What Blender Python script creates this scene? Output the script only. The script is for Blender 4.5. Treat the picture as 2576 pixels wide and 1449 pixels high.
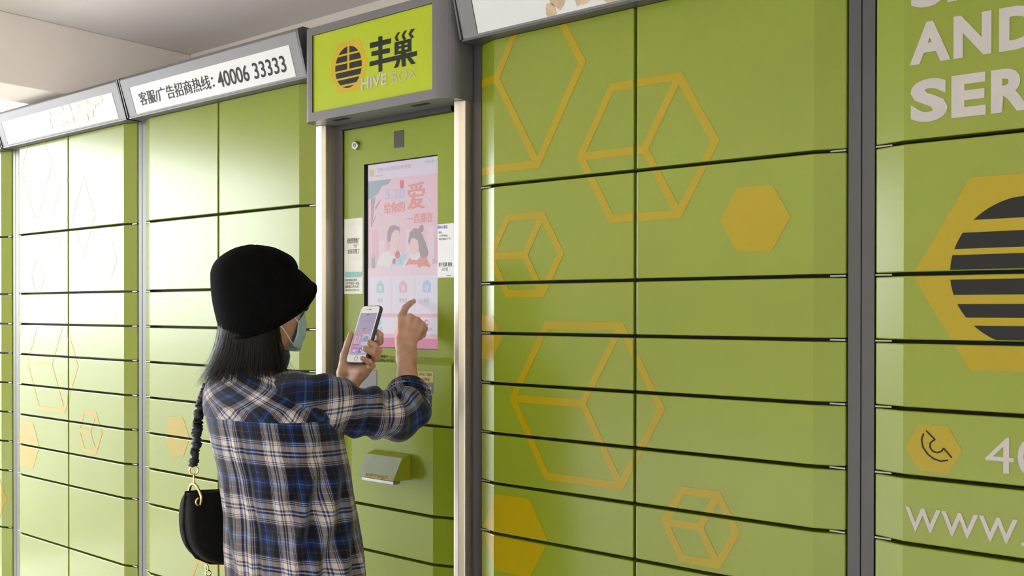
import bpy, bmesh, math, random
import numpy as np
from mathutils import Vector, Matrix, noise

random.seed(7)
scene = bpy.context.scene
for o in list(bpy.data.objects):
    bpy.data.objects.remove(o)
COL = scene.collection

# ------------------------------------------------------------------ camera
cam_d = bpy.data.cameras.new('camera')
cam_d.sensor_fit = 'HORIZONTAL'
cam_d.sensor_width = 36.0
cam_d.lens = 2433.8 / 2576 * 36.0
cam_d.shift_y = (794.84 - 724.5) / 2576
cam_d.clip_start = 0.05
cam_d.clip_end = 400
cam = bpy.data.objects.new('camera', cam_d)
COL.objects.link(cam)
YAW, PITCH, ROLL = 0.67634, -0.00511, 0.001
fwd = Vector((-math.sin(YAW) * math.cos(PITCH), math.cos(YAW) * math.cos(PITCH), math.sin(PITCH)))
rgt = Vector((math.cos(YAW), math.sin(YAW), 0))
upv = rgt.cross(fwd)
r2 = rgt * math.cos(ROLL) + upv * math.sin(ROLL)
u2 = -rgt * math.sin(ROLL) + upv * math.cos(ROLL)
m = Matrix((r2, u2, -fwd)).transposed().to_4x4()
m.translation = Vector((1.0349, -1.6875, 1.45))
cam.matrix_world = m
scene.camera = cam

# ------------------------------------------------------------------ world: bright overcast daylight outside
SKY = 11.0
world = bpy.data.worlds.new('overcast_sky')
scene.world = world
world.use_nodes = True
bg = world.node_tree.nodes['Background']
bg.inputs['Color'].default_value = (0.93, 0.97, 1.0, 1)
bg.inputs['Strength'].default_value = SKY

scene.view_settings.view_transform = 'Standard'
scene.view_settings.look = 'None'
scene.view_settings.gamma = 1.0
scene.view_settings.use_curve_mapping = False
scene.view_settings.exposure = 0.18

# ------------------------------------------------------------------ materials
def nodes_of(name):
    mt = bpy.data.materials.new(name)
    mt.use_nodes = True
    nt = mt.node_tree
    return mt, nt, nt.nodes['Principled BSDF']

def mat(name, col, rough=0.5, metal=0.0, spec=0.5, var=0.06, scale=14.0, bump=0.0, bscale=60.0,
        coat=0.0, alpha=1.0, trans=0.0, emit=0.0, stretch=None, sheen=0.0):
    """procedural material: colour gently varied by noise, optional relief"""
    mt, nt, b = nodes_of(name)
    c = (*col, 1.0)
    tc = nt.nodes.new('ShaderNodeTexCoord')
    vec = tc.outputs['Object']
    if stretch:
        mp = nt.nodes.new('ShaderNodeMapping')
        mp.inputs['Scale'].default_value = stretch
        nt.links.new(vec, mp.inputs['Vector'])
        vec = mp.outputs['Vector']
    if var > 0:
        n = nt.nodes.new('ShaderNodeTexNoise')
        n.inputs['Scale'].default_value = scale
        n.inputs['Detail'].default_value = 3
        nt.links.new(vec, n.inputs['Vector'])
        r = nt.nodes.new('ShaderNodeValToRGB')
        r.color_ramp.elements[0].position = 0.3
        r.color_ramp.elements[1].position = 0.7
        r.color_ramp.elements[0].color = (*[max(0, x * (1 - var)) for x in col], 1)
        r.color_ramp.elements[1].color = (*[min(1, x * (1 + var)) for x in col], 1)
        nt.links.new(n.outputs['Fac'], r.inputs['Fac'])
        nt.links.new(r.outputs['Color'], b.inputs['Base Color'])
        if emit:
            nt.links.new(r.outputs['Color'], b.inputs['Emission Color'])
    else:
        b.inputs['Base Color'].default_value = c
        b.inputs['Emission Color'].default_value = c
    b.inputs['Roughness'].default_value = rough
    b.inputs['Metallic'].default_value = metal
    b.inputs['Specular IOR Level'].default_value = spec
    b.inputs['Coat Weight'].default_value = coat
    b.inputs['Coat Roughness'].default_value = 0.1
    b.inputs['Alpha'].default_value = alpha
    b.inputs['Transmission Weight'].default_value = trans
    b.inputs['Emission Strength'].default_value = emit
    if sheen:
        b.inputs['Sheen Weight'].default_value = sheen
    if bump > 0:
        n2 = nt.nodes.new('ShaderNodeTexNoise')
        n2.inputs['Scale'].default_value = bscale
        n2.inputs['Detail'].default_value = 4
        nt.links.new(vec, n2.inputs['Vector'])
        bp = nt.nodes.new('ShaderNodeBump')
        bp.inputs['Strength'].default_value = bump
        bp.inputs['Distance'].default_value = 0.002
        nt.links.new(n2.outputs['Fac'], bp.inputs['Height'])
        nt.links.new(bp.outputs['Normal'], b.inputs['Normal'])
    return mt

DR = 0.21   # gloss of the painted locker fronts
M = dict(
    green=mat('green_locker_paint', (0.180, 0.222, 0.011), DR, spec=0.55, var=0.035, scale=5, bump=0.02, bscale=7),
    kgreen=mat('green_kiosk_paint', (0.185, 0.236, 0.014), 0.22, spec=0.35, var=0.035, scale=5, bump=0.02, bscale=7),
    signgreen=mat('green_sign_acrylic', (0.32, 0.40, 0.006), 0.3, spec=0.35, var=0.03, scale=8),
    yellow=mat('yellow_print', (0.31, 0.228, 0.0005), DR, spec=0.4, var=0.03, scale=6),
    signyellow=mat('amber_sign_print', (0.43, 0.31, 0.006), 0.3, spec=0.35, var=0.04, scale=8),
    black_print=mat('black_print', (0.008, 0.008, 0.008), 0.35, spec=0.25, var=0.05),
    white_print=mat('white_print', (0.40, 0.37, 0.36), 0.35, spec=0.4, var=0.03),
    lilac_print=mat('lilac_print', (0.40, 0.36, 0.36), 0.4, var=0.03),
    ink=mat('grey_ink_print', (0.014, 0.014, 0.018), 0.55, spec=0.2, var=0.05),
    grey=mat('grey_powder_coat', (0.050, 0.047, 0.053), 0.36, spec=0.55, var=0.04, bump=0.04, bscale=300),
    cap=mat('light_grey_aluminium', (0.13, 0.125, 0.135), 0.36, metal=0.25, spec=0.5, var=0.03),
    dark=mat('dark_inner_steel', (0.012, 0.012, 0.012), 0.55, var=0.1),
    blackgap=mat('black_rubber', (0.008, 0.008, 0.009), 0.6, var=0.1),
    steel=mat('brushed_stainless_steel', (0.66, 0.59, 0.50), 0.42, metal=1.0, var=0.10, scale=3, bump=0.05, bscale=40, stretch=(30, 30, 0.6)),
    chrome=mat('polished_chrome', (0.5, 0.5, 0.53), 0.16, metal=1.0, var=0.03),
    bounce=mat('pale_bounce_sheet', (0.66, 0.65, 0.63), 0.5, var=0.08),
    hinge=mat('zinc_hinge', (0.30, 0.29, 0.29), 0.4, metal=0.8, var=0.05),
    opal=mat('white_opal_acrylic', (0.52, 0.52, 0.54), 0.3, spec=0.5, var=0.02),
    tan=mat('tan_poster_print', (0.42, 0.30, 0.20), 0.35, var=0.15, scale=40),
    peach=mat('pale_peach_poster_print', (0.66, 0.52, 0.36), 0.35, var=0.25, scale=45),
    wall=mat('cream_wall_plaster', (0.88, 0.81, 0.77), 0.85, var=0.03, scale=3, bump=0.1, bscale=90),
    ceil=mat('pale_grey_ceiling_plaster', (0.78, 0.745, 0.745), 0.9, var=0.03, scale=2, bump=0.08, bscale=80),
    facade=mat('grey_render_facade', (0.21, 0.19, 0.145), 0.9, var=0.05, scale=1),
    paving=mat('pale_concrete_paving', (0.33, 0.32, 0.30), 0.9, var=0.1, scale=3),
    tile=mat('grey_floor_tile', (0.60, 0.56, 0.52), 0.35, var=0.08, scale=5, bump=0.05),
    asphalt=mat('dark_asphalt', (0.09, 0.09, 0.09), 0.9, var=0.2, scale=30, bump=0.3, bscale=120),
    windowgrey=mat('grey_scanner_glass', (0.10, 0.098, 0.11), 0.3, spec=0.5, var=0.03),
    camglass=mat('dark_camera_glass', (0.055, 0.05, 0.05), 0.12, spec=0.5, var=0.1),
    paper=mat('white_paper_sticker', (0.62, 0.62, 0.56), 0.5, var=0.07, scale=30),
    papr2=mat('cool_white_sticker', (0.62, 0.63, 0.66), 0.45, var=0.03),
    tape=mat('yellow_tape_sticker', (0.34, 0.26, 0.03), 0.45, var=0.08, scale=40),
    brown=mat('brown_inner_circuit', (0.06, 0.03, 0.02), 0.35, var=0.6, scale=120),
    film=mat('grey_film_on_hood', (0.22, 0.26, 0.18), 0.30, spec=0.5, var=0.06, scale=30),
    lime=mat('lime_hood_side', (0.21, 0.24, 0.004), 0.35, var=0.04),
    tealpill=mat('teal_print', (0.20, 0.42, 0.42), 0.5, var=0.04),
    blueprint=mat('blue_print', (0.08, 0.16, 0.5), 0.5, var=0.04),
)

# ------------------------------------------------------------------ mesh helpers
class MB:
    def __init__(self):
        self.v, self.f, self.mi, self.uv = [], [], [], []
        self.has_uv = False
    def add(self, verts, faces, mi=0, uvs=None):
        o = len(self.v)
        self.v.extend([tuple(p) for p in verts])
        for k, f in enumerate(faces):
            self.f.append([i + o for i in f])
            self.mi.append(mi)
            if uvs is not None:
                self.has_uv = True
                self.uv.append(uvs[k])
            else:
                self.uv.append([(0, 0)] * len(f))
        return self
    def box(self, x0, x1, y0, y1, z0, z1, mi=0):
        vs = [(x, y, z) for z in (z0, z1) for y in (y0, y1) for x in (x0, x1)]
        fs = [(0, 2, 3, 1), (4, 5, 7, 6), (0, 1, 5, 4), (2, 6, 7, 3), (0, 4, 6, 2), (1, 3, 7, 5)]
        return self.add(vs, fs, mi)
    def prism_z(self, poly, z0, z1, mi=0):
        """poly: CCW list of (x, y)"""
        n = len(poly)
        vs = [(x, y, z0) for x, y in poly] + [(x, y, z1) for x, y in poly]
        fs = [tuple(reversed(range(n))), tuple(range(n, 2 * n))]
        fs += [(i, (i + 1) % n, n + (i + 1) % n, n + i) for i in range(n)]
        return self.add(vs, fs, mi)
    def prism_x(self, poly, x0, x1, mi=0):
        """poly: list of (y, z), CCW seen from +x"""
        n = len(poly)
        vs = [(x0, y, z) for y, z in poly] + [(x1, y, z) for y, z in poly]
        fs = [tuple(reversed(range(n))), tuple(range(n, 2 * n))]
        fs += [(i, (i + 1) % n, n + (i + 1) % n, n + i) for i in range(n)]
        return self.add(vs, fs, mi)
    def tube(self, path, rad, sides=10, mi=0, closed=False, caps=True):
        pts = [Vector(p) for p in path]
        n = len(pts)
        rads = rad if isinstance(rad, (list, tuple)) else [rad] * n
        tang = []
        for i in range(n):
            a = pts[i - 1] if (i > 0 or closed) else pts[i]
            b = pts[(i + 1) % n] if (i < n - 1 or closed) else pts[i]
            tang.append((b - a).normalized())
        ref = Vector((0, 0, 1)) if abs(tang[0].z) < 0.9 else Vector((1, 0, 0))
        nrm = (ref - tang[0] * ref.dot(tang[0])).normalized()
        vs, fs = [], []
        for i in range(n):
            nrm = (nrm - tang[i] * nrm.dot(tang[i])).normalized()
            bn = tang[i].cross(nrm)
            for k in range(sides):
                a = 2 * math.pi * k / sides
                vs.append(pts[i] + (nrm * math.cos(a) + bn * math.sin(a)) * rads[i])
        last = n if closed else n - 1
        for i in range(last):
            j = (i + 1) % n
            for k in range(sides):
                l = (k + 1) % sides
                fs.append((i * sides + k, i * sides + l, j * sides + l, j * sides + k))
        if caps and not closed:
            fs.append(tuple(reversed(range(sides))))
            fs.append(tuple((n - 1) * sides + k for k in range(sides)))
        return self.add(vs, fs, mi)
    def poly_y(self, poly, y, mi=0):
        """flat polygon (x, z) facing -y"""
        a = sum(poly[i][0] * poly[(i + 1) % len(poly)][1] - poly[(i + 1) % len(poly)][0] * poly[i][1] for i in range(len(poly)))
        if a < 0:
            poly = poly[::-1]
        yf = y if callable(y) else (lambda x, z: y)
        return self.add([(x, yf(x, z), z) for x, z in poly], [tuple(range(len(poly)))], mi)
    def build(self, name, mats, parent=None, smooth=False, bevel=0, seg=2, subsurf=0, angle=None, origin=None):
        me = bpy.data.meshes.new(name)
        vs = self.v
        if origin is not None:
            vs = [(x - origin[0], y - origin[1], z - origin[2]) for x, y, z in vs]
        me.from_pydata(vs, [], self.f)
        if not isinstance(mats, (list, tuple)):
            mats = [mats]
        for m_ in mats:
            me.materials.append(M[m_] if isinstance(m_, str) else m_)
        me.polygons.foreach_set('material_index', self.mi)
        if self.has_uv:
            uvl = me.uv_layers.new(name='UVMap')
            flat = [c for f in self.uv for uv in f for c in uv]
            uvl.data.foreach_set('uv', flat)
        if smooth:
            me.polygons.foreach_set('use_smooth', [True] * len(me.polygons))
        me.update()
        o = bpy.data.objects.new(name, me)
        COL.objects.link(o)
        if origin is not None:
            o.location = origin
        if parent is not None:
            o.parent = parent
            if origin is None and tuple(parent.location) != (0, 0, 0):
                o.matrix_parent_inverse = Matrix.Translation(parent.location).inverted()
        if bevel:
            b = o.modifiers.new('bevel', 'BEVEL')
            b.width = bevel
            b.segments = seg
            b.limit_method = 'ANGLE'
            b.angle_limit = math.radians(angle or 40)
        if subsurf:
            s = o.modifiers.new('subsurf', 'SUBSURF')
            s.levels = s.render_levels = subsurf
        return o

def empty(name, loc, label=None, cat=None, group=None):
    o = bpy.data.objects.new(name, None)
    o.empty_display_size = 0.1
    o.location = loc
    COL.objects.link(o)
    tag(o, label, cat, group)
    return o

def tag(o, label=None, cat=None, group=None, kind=None):
    if label: o['label'] = label
    if cat: o['category'] = cat
    if group: o['group'] = group
    if kind: o['kind'] = kind
    return o

def clip(poly, axis, val, keep_less):
    out = []
    n = len(poly)
    for i in range(n):
        a, b = poly[i], poly[(i + 1) % n]
        ia = (a[axis] <= val) if keep_less else (a[axis] >= val)
        ib = (b[axis] <= val) if keep_less else (b[axis] >= val)
        if ia: out.append(a)
        if ia != ib:
            t = (val - a[axis]) / (b[axis] - a[axis])
            out.append((a[0] + (b[0] - a[0]) * t, a[1] + (b[1] - a[1]) * t))
    return out

def clip_rect(poly, x0, x1, z0, z1):
    for ax, v, k in ((0, x0, False), (0, x1, True), (1, z0, False), (1, z1, True)):
        poly = clip(poly, ax, v, k)
        if len(poly) < 3: return None
    return poly

_text_cache = {}
def text_polys(s, rect, bold=0.0, keep=False):
    """glyph outlines filled to polygons, fitted into rect = (x0, x1, z0, z1)"""
    cjk = any(ord(ch) > 0x2e80 for ch in s)
    if cjk and bold > 0:          # dense characters: thicken by shifted copies instead of growing the outline
        w = bold * (rect[3] - rect[2]) * 0.9
        out = []
        for dx in (-w, 0, w):
            out += text_polys(s, (rect[0] + w + dx, rect[1] - w + dx, rect[2], rect[3]))
        return out
    key = (s, bold)
    if key not in _text_cache:
        cu = bpy.data.curves.new('lettering', 'FONT')
        cu.body = s
        cu.size = 1.0
        cu.offset = bold
        cu.resolution_u = 4
        ob = bpy.data.objects.new('lettering', cu)
        COL.objects.link(ob)
        bpy.context.view_layer.update()
        dg = bpy.context.evaluated_depsgraph_get()
        me = bpy.data.meshes.new_from_object(ob.evaluated_get(dg))
        vs = [tuple(v.co[:2]) for v in me.vertices]
        ps = [[vs[i] for i in p.vertices] for p in me.polygons]
        bpy.data.objects.remove(ob)
        bpy.data.curves.remove(cu)
        bpy.data.meshes.remove(me)
        _text_cache[key] = ps
    ps = _text_cache[key]
    if not ps: return []
    xs = [p[0] for q in ps for p in q]; ys = [p[1] for q in ps for p in q]
    X0, X1, Y0, Y1 = min(xs), max(xs), min(ys), max(ys)
    x0, x1, z0, z1 = rect
    sx = (x1 - x0) / max(1e-6, X1 - X0); sz = (z1 - z0) / max(1e-6, Y1 - Y0)
    return [[(x0 + (px - X0) * sx, z0 + (py - Y0) * sz) for px, py in q] for q in ps]

def hex_pts(cx, cz, R):
    return [(cx + R * math.cos(math.radians(60 * k)), cz + R * math.sin(math.radians(60 * k))) for k in range(6)]

def bar2(a, b, w):
    ax, az = a; bx, bz = b
    dx, dz = bx - ax, bz - az
    l = math.hypot(dx, dz)
    nx, nz = -dz / l * w / 2, dx / l * w / 2
    return [(ax + nx, az + nz), (ax - nx, az - nz), (bx - nx, bz - nz), (bx + nx, bz + nz)]

def hex_ring(cx, cz, R, w, cube=True):
    o = hex_pts(cx, cz, R); i = hex_pts(cx, cz, R - w * 1.1547)
    out = [[o[k], o[(k + 1) % 6], i[(k + 1) % 6], i[k]] for k in range(6)]
    if cube:
        for k in (1, 3, 5):
            e = hex_pts(cx, cz, R - w * 0.6)[k]
            out.append(bar2((cx, cz), e, w))
        out.append(hex_pts(cx, cz, w * 0.56))
    return out

# ------------------------------------------------------------------ the setting
def struct(name, mb, mt, **k):
    return tag(mb.build(name, mt, **k), kind='structure')

CEIL = 2.46
BEAM_X, BEAM_Z = -2.35, 2.217
struct('floor', MB().box(-4.7, 3.6, -3.4, 0.5, -0.1, 0.0), 'tile')
struct('ground', MB().box(-80, 40, -60, 40, -0.14, -0.04), 'paving')
struct('ceiling', MB().box(-4.7, 3.75, -3.55, 0.65, CEIL, CEIL + 0.25), 'ceil')
struct('wall_back', MB().box(-4.7, 3.75, 0.5, 0.65, -0.1, CEIL), 'wall')
struct('wall_right', MB().box(3.6, 3.75, -3.55, 0.5, -0.1, CEIL), 'wall')
struct('trim_1', MB().box(-2.62, BEAM_X, -3.4, 0.5, BEAM_Z, CEIL), 'wall', bevel=0.004)
# unseen building across the alley, added to throw daylight back into the open lobby
struct('wall_front', MB().box(-12.0, 16, -9.4, -9.0, -0.1, 9.0), 'facade')

# ------------------------------------------------------------------ locker cabinets
H = 0.11373
Z1 = 1.735
rows_z = [2.066, Z1]
z = Z1 - 1.952 * H; rows_z.append(z)
for k in range(6):
    z -= H; rows_z.append(z)
z -= 1.952 * H; rows_z.append(z)
z -= 1.952 * H; rows_z.append(z)
z -= 1.952 * H; rows_z.append(max(z, 0.10))
GAP = 0.0065
XF, XE, CH = 0.372, 0.424, 0.0175       # flat half width, door edge, chamfer depth
FRAME_Y = 0.02

def front_y(dx):
    return max(0.0, abs(dx) - XF) / (XE - XF) * CH

def door_mesh(xa, xb, z0, z1):
    """chamfered on the outer side; front at y=0"""
    mb = MB()
    xs = sorted(set([xa, xb] + [x for x in (-XF, XF) if xa < x < xb]))
    front = [(x, front_y(x)) for x in xs]
    back = [(x, 0.034) for x in reversed(xs)]
    mb.prism_z(front + back, z0, z1)
    return mb

def header_y(z):
    return -0.030 - 0.036 * (z - 2.068) / 0.117

def make_cabinet(xc, label, prints=(), htexts=(), hpanel=True):
    """prints: list of (polys in x relative to the cabinet centre and z, material)"""
    root = empty('parcel_locker_cabinet', (xc, 0, 0), label, 'locker', 'green parcel locker cabinets in a row')
    fr = MB()
    # grey side stiles, dark carcass behind the doors
    for s in (-1, 1):
        a, b = sorted((s * 0.4495, s * (XE + 0.003)))
        fr.box(a, b, FRAME_Y, 0.47, 0.0, 2.075, 0)
        fr.box(s * 0.4495 - (0.0006 if s > 0 else 0), s * 0.4495 + (0.0006 if s < 0 else 0), 0.0195, 0.021, 0.0, 2.07, 1)
    fr.box(-0.427, 0.427, 0.036, 0.46, 0.0, 2.075, 1)
    fr.box(-0.427, 0.427, 0.018, 0.04, 0.0, 0.095, 0)
    for zz in rows_z[1:-1]:
        for s in (-1, 1):
            a, b = sorted((s * 0.424, s * 0.396))
            fr.box(a, b, 0.0155, 0.037, zz - 0.0016, zz + 0.0016, 2)
    fr.build('frame', ['grey', 'blackgap', 'hinge'], root, bevel=0.0012, seg=1, origin=(0, 0, 0))
    # doors
    for r in range(len(rows_z) - 1):
        z1, z0 = rows_z[r] - GAP / 2, rows_z[r + 1] + GAP / 2
        if r == 0: z1 = 2.066
        for xa, xb in ((-XE, -GAP / 2), (GAP / 2, XE)):
            d = door_mesh(xa, xb, z0, z1).build('door', 'green', root, bevel=0.0022, origin=(0, 0, 0))
            for fi, (polys, mt) in enumerate(prints):
                qs = []
                for p in polys:
                    for c0, c1 in ((-XE, -XF), (-XF, XF), (XF, XE)):
                        q = clip_rect(p, max(xa + .0018, c0), min(xb - .0018, c1), z0 + .0018, z1 - .0018)
                        if q: qs.append(q)
                if qs:
                    pm = MB()
                    off = 0.0005 if mt == 'yellow' else 0.0010
                    for j, q in enumerate(qs):
                        pm.poly_y(q, lambda x, zz, o_=off + 0.00002 * (j % 16): front_y(x) - o_, 0)
                    pm.build({'yellow': 'printed_hexagon', 'black_print': 'printed_mark', 'white_print': 'printed_letter'}[mt], mt, d, origin=(0, 0, 0))
    # slanted header
    hd = MB()
    hd.prism_x([(-0.030, 2.068), (0.40, 2.078), (0.40, 2.195), (-0.052, 2.195), (-0.066, 2.185)][::-1], -0.441, 0.441, 0)
    h = hd.build('header', ['cap'], root, bevel=0.004, origin=(0, 0, 0))
    MB().box(-0.4405, 0.4405, -0.04, 0.47, 2.1945, 2.1965).build('bounce_sheet', 'bounce', root, origin=(0, 0, 0))  # pale sheet added on top to bounce light onto the back wall
    hb = MB()
    hb.prism_x([(-0.0302, 2.066), (0.02, 2.066), (0.02, 2.07), (-0.031, 2.07)][::-1], -0.4415, 0.4415, 0)
    hb.prism_x([(-0.034, 2.07), (-0.066, 2.186), (-0.048, 2.197), (0.40, 2.197), (0.40, 2.07)][::-1], 0.4412, 0.4462, 0)
    hb.prism_x([(-0.034, 2.07), (-0.066, 2.186), (-0.048, 2.197), (0.40, 2.197), (0.40, 2.07)][::-1], -0.4462, -0.4412, 0)
    hb.build('end_cap', ['grey'], h, origin=(0, 0, 0))
    pn = MB()
    x0, x1, z0, z1 = -0.392, 0.40, 2.0755, 2.1545
    nrm = Vector((0, -0.117, -0.036)).normalized()
    def on(x, zz, o): return (x, header_y(zz) + nrm.y * o, zz + nrm.z * o)
    vs = [on(x0, z0, .0009), on(x1, z0, .0009), on(x1, z1, .0009), on(x0, z1, .0009)]
    vb = [on(x0, z0, -.003), on(x1, z0, -.003), on(x1, z1, -.003), on(x0, z1, -.003)]
    pn.add(vs + vb, [(0, 1, 2, 3), (0, 4, 5, 1), (1, 5, 6, 2), (2, 6, 7, 3), (3, 7, 4, 0)], 0)
    pn.build('header_panel', 'opal', h, origin=(0, 0, 0))
    ed = MB()
    for q in ([(x0 - .002, z0), (x0 + .0005, z0), (x0 + .0005, z1), (x0 - .002, z1)],):
        ed.poly_y(q, lambda x, zz: header_y(zz) - .0012, 0)
    ed.build('panel_gap', 'blackgap', h, origin=(0, 0, 0))
    for polys, mt in htexts:
        t = MB()
        for j, p in enumerate(polys):
            q = clip_rect(p, x0, x1, z0, z1)
            if q: t.poly_y(q, lambda x, zz, o_=.0016 + .0004 * j / len(polys): header_y(zz) - o_, 0)
        hp_o = t.build('header_print', mt, h, origin=(0, 0, 0))
        if mt == 'peach': hp_o['kind'] = 'stuff'
    return root

W3 = 0.0165
Yl = lambda figs: [(f, 'yellow') for f in figs]
pattern = Yl([hex_ring(-0.366, 1.976, 0.246, 0.0175), hex_ring(0.022, 1.776, 0.166, W3), hex_ring(-0.284, 1.574, 0.108, W3),
              hex_ring(-0.128, 1.255, 0.199, W3), hex_ring(0.147, 1.032, 0.086, 0.0155),
              [hex_pts(0.259, 1.622, 0.070)], [hex_pts(-0.318, 0.949, 0.100)], [hex_pts(-0.406, 1.389, 0.058)]])
pattern2 = Yl([[hex_pts(-0.219, 1.060, 0.070)], hex_ring(-0.03, 0.56, 0.165, W3)])
pattern0 = Yl([[hex_pts(0.30, 0.72, 0.10)], hex_ring(0.02, 1.3, 0.17, W3)])
XC = [-3.2327, -2.3327, -1.4327, 0.0, 0.9]

# logo cabinet at the right
lx, lz, lr = 0.722 - 0.9, 1.511, 0.180
logo_y = [hex_pts(lx, lz, lr)]
def disc_stripes(cx, cz, R, bands, split=None, rz=None):
    out = []
    rz = rz or R
    for z0, z1 in bands:
        n = 10
        L, Rr = [], []
        for k in range(n + 1):
            zz = z0 + (z1 - z0) * k / n
            t = max(0.0, 1 - ((zz - cz) / rz) ** 2)
            w = R * math.sqrt(t)
            L.append((cx - w, zz)); Rr.append((cx + w, zz))
        for k in range(n):
            quad = [L[k], Rr[k], Rr[k + 1], L[k + 1]]
            if split and (z0 + z1) / 2 > split[1]:
                a = clip(quad, 0, cx - split[0], True); b = clip(quad, 0, cx + split[0], False)
                out += [q for q in (a, b) if len(q) > 2]
            else:
                out.append(quad)
    return out
cz = (1.624 + 1.402) / 2
logo_b = []
for bnd in [(1.598, 1.633), (1.552, 1.578), (1.515, 1.542), (1.477, 1.502), (1.440, 1.462), (1.393, 1.427)]:
    qs = disc_stripes(lx, cz, 0.120, [bnd], split=(0.010, 1.505), rz=0.120)
    if bnd[0] > 1.505:
        logo_b += [[q for q in qs if q[0][0] < lx and max(p[0] for p in q) < lx], [q for q in qs if min(p[0] for p in q) > lx]]
    else:
        logo_b.append(qs)
phone_hex = [hex_pts(0.5765 - 0.9, 1.2225, 0.0450)]
def poly_line(pts, w):
    out = []
    for a, b in zip(pts, pts[1:]):
        out.append(bar2(a, b, w))
    for p in pts:
        out.append([(p[0] + w / 2 * math.cos(k * math.pi / 3), p[1] + w / 2 * math.sin(k * math.pi / 3)) for k in range(6)])
    return out
rel = lambda pts: [(x - 0.9, z_) for x, z_ in pts]
ph_a = (poly_line(rel([(0.561, 1.246), (0.5582, 1.236), (0.560, 1.224), (0.568, 1.2125), (0.577, 1.206), (0.588, 1.203), (0.599, 1.2055)]), 0.0026))
ph_b = (poly_line(rel([(0.566, 1.251), (0.579, 1.238), (0.572, 1.232), (0.5715, 1.224), (0.576, 1.218), (0.583, 1.2165), (0.589, 1.219), (0.593, 1.2245), (0.605, 1.211)]), 0.0026))
BOLD = 0.045
letters = [text_polys('S', (0.5385 - .9, 0.5925 - .9, 1.9555, 2.026), BOLD) , text_polys('A', (0.596 - .9, 0.660 - .9, 1.957, 2.026), BOLD),
           text_polys('A', (0.537 - .9, 0.602 - .9, 1.8625, 1.9315), BOLD) , text_polys('N', (0.606 - .9, 0.663 - .9, 1.8625, 1.9315), BOLD),
           text_polys('D', (0.674 - .9, 0.732 - .9, 1.8625, 1.9315), BOLD),
           text_polys('S', (0.5385 - .9, 0.5975 - .9, 1.765, 1.8365), BOLD) , text_polys('E', (0.603 - .9, 0.655 - .9, 1.766, 1.835), BOLD),
           text_polys('R', (0.6625 - .9, 0.720 - .9, 1.766, 1.835), BOLD),
           text_polys('4', (0.656 - .9, 0.6975 - .9, 1.193, 1.250), -0.002) , text_polys('0', (0.703 - .9, 0.742 - .9, 1.192, 1.251), -0.002),
           text_polys('www', (0.532 - .9, 0.7035 - .9, 1.0815, 1.1215), -0.004) , text_polys('.', (0.7085 - .9, 0.7145 - .9, 1.0815, 1.0875))]

hot1 = text_polys('客服/广告招商热线：', (-1.787 + 1.4327, -1.390 + 1.4327, 2.0945, 2.1335), 0.022)
hot2 = text_polys('40006 33333', (-1.370 + 1.4327, -1.062 + 1.4327, 2.0915, 2.1335), 0.010)
random.seed(3)
def blob(cx, cz_, r, n=9, squash=1.0):
    return [(cx + r * (0.7 + 0.5 * random.random()) * math.cos(2 * math.pi * k / n), cz_ + squash * r * (0.7 + 0.5 * random.random()) * math.sin(2 * math.pi * k / n)) for k in range(n)]
faded = [blob(-0.06 + 0.40 * random.random(), 2.10 + 0.05 * random.random(), 0.012 + 0.012 * random.random()) for _ in range(34)]
brownart = [blob(-0.165, 2.115, 0.028), blob(-0.185, 2.085, 0.016), blob(-0.10, 2.105, 0.03), blob(-0.03, 2.10, 0.03), blob(0.06, 2.12, 0.03), blob(0.16, 2.11, 0.035)]

make_cabinet(XC[0], 'green parcel locker cabinet cut off by the far left edge', pattern0)
make_cabinet(XC[1], 'glare-washed green locker cabinet under a header with a faded picture', pattern, [(faded, 'peach')])
make_cabinet(XC[2], 'green locker cabinet under the white hotline header, behind the woman', pattern2, [(hot1, 'ink'), (hot2, 'ink')])
make_cabinet(XC[3], 'green locker cabinet covered in yellow hexagon outlines, right of the kiosk', pattern, [([b_], 'tan') for b_ in brownart])
make_cabinet(XC[4], 'green locker cabinet with a big black-striped yellow logo and white lettering', [(logo_y, 'yellow'), (phone_hex, 'yellow')] + [(b_, 'black_print') for b_ in logo_b] + [(ph_a, 'black_print'), (ph_b, 'black_print')] + [(l_, 'white_print') for l_ in letters])

# ------------------------------------------------------------------ kiosk
KX = -0.7165
kiosk = empty('parcel_kiosk', (KX, 0, 0), 'self-service parcel kiosk with touch screen, steel posts and projecting logo sign', 'kiosk')
KL, KR = -0.912, -0.518          # front panel edges
SX0, SX1, SZ0, SZ1 = -0.836, -0.575, 1.356, 1.8295

# carcass behind everything, grey jambs beside the panel
kb = MB()
kb.box(-0.9825, -0.4505, 0.055, 0.46, 0.0, 2.06, 0)
kb.box(-0.9825, KL - 0.002, 0.024, 0.06, 0.0, 1.95, 0)
kb.box(KR + 0.002, -0.4505, 0.024, 0.06, 0.0, 1.95, 0)
kb.box(-0.9825, -0.4505, 0.015, 0.06, 0.0, 0.095, 0)
kb.box(KL - 0.002, KR + 0.002, 0.046, 0.056, 0.0, 1.95, 1)
kb.build('cabinet_body', ['grey', 'blackgap'], kiosk, bevel=0.001, seg=1)

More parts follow.
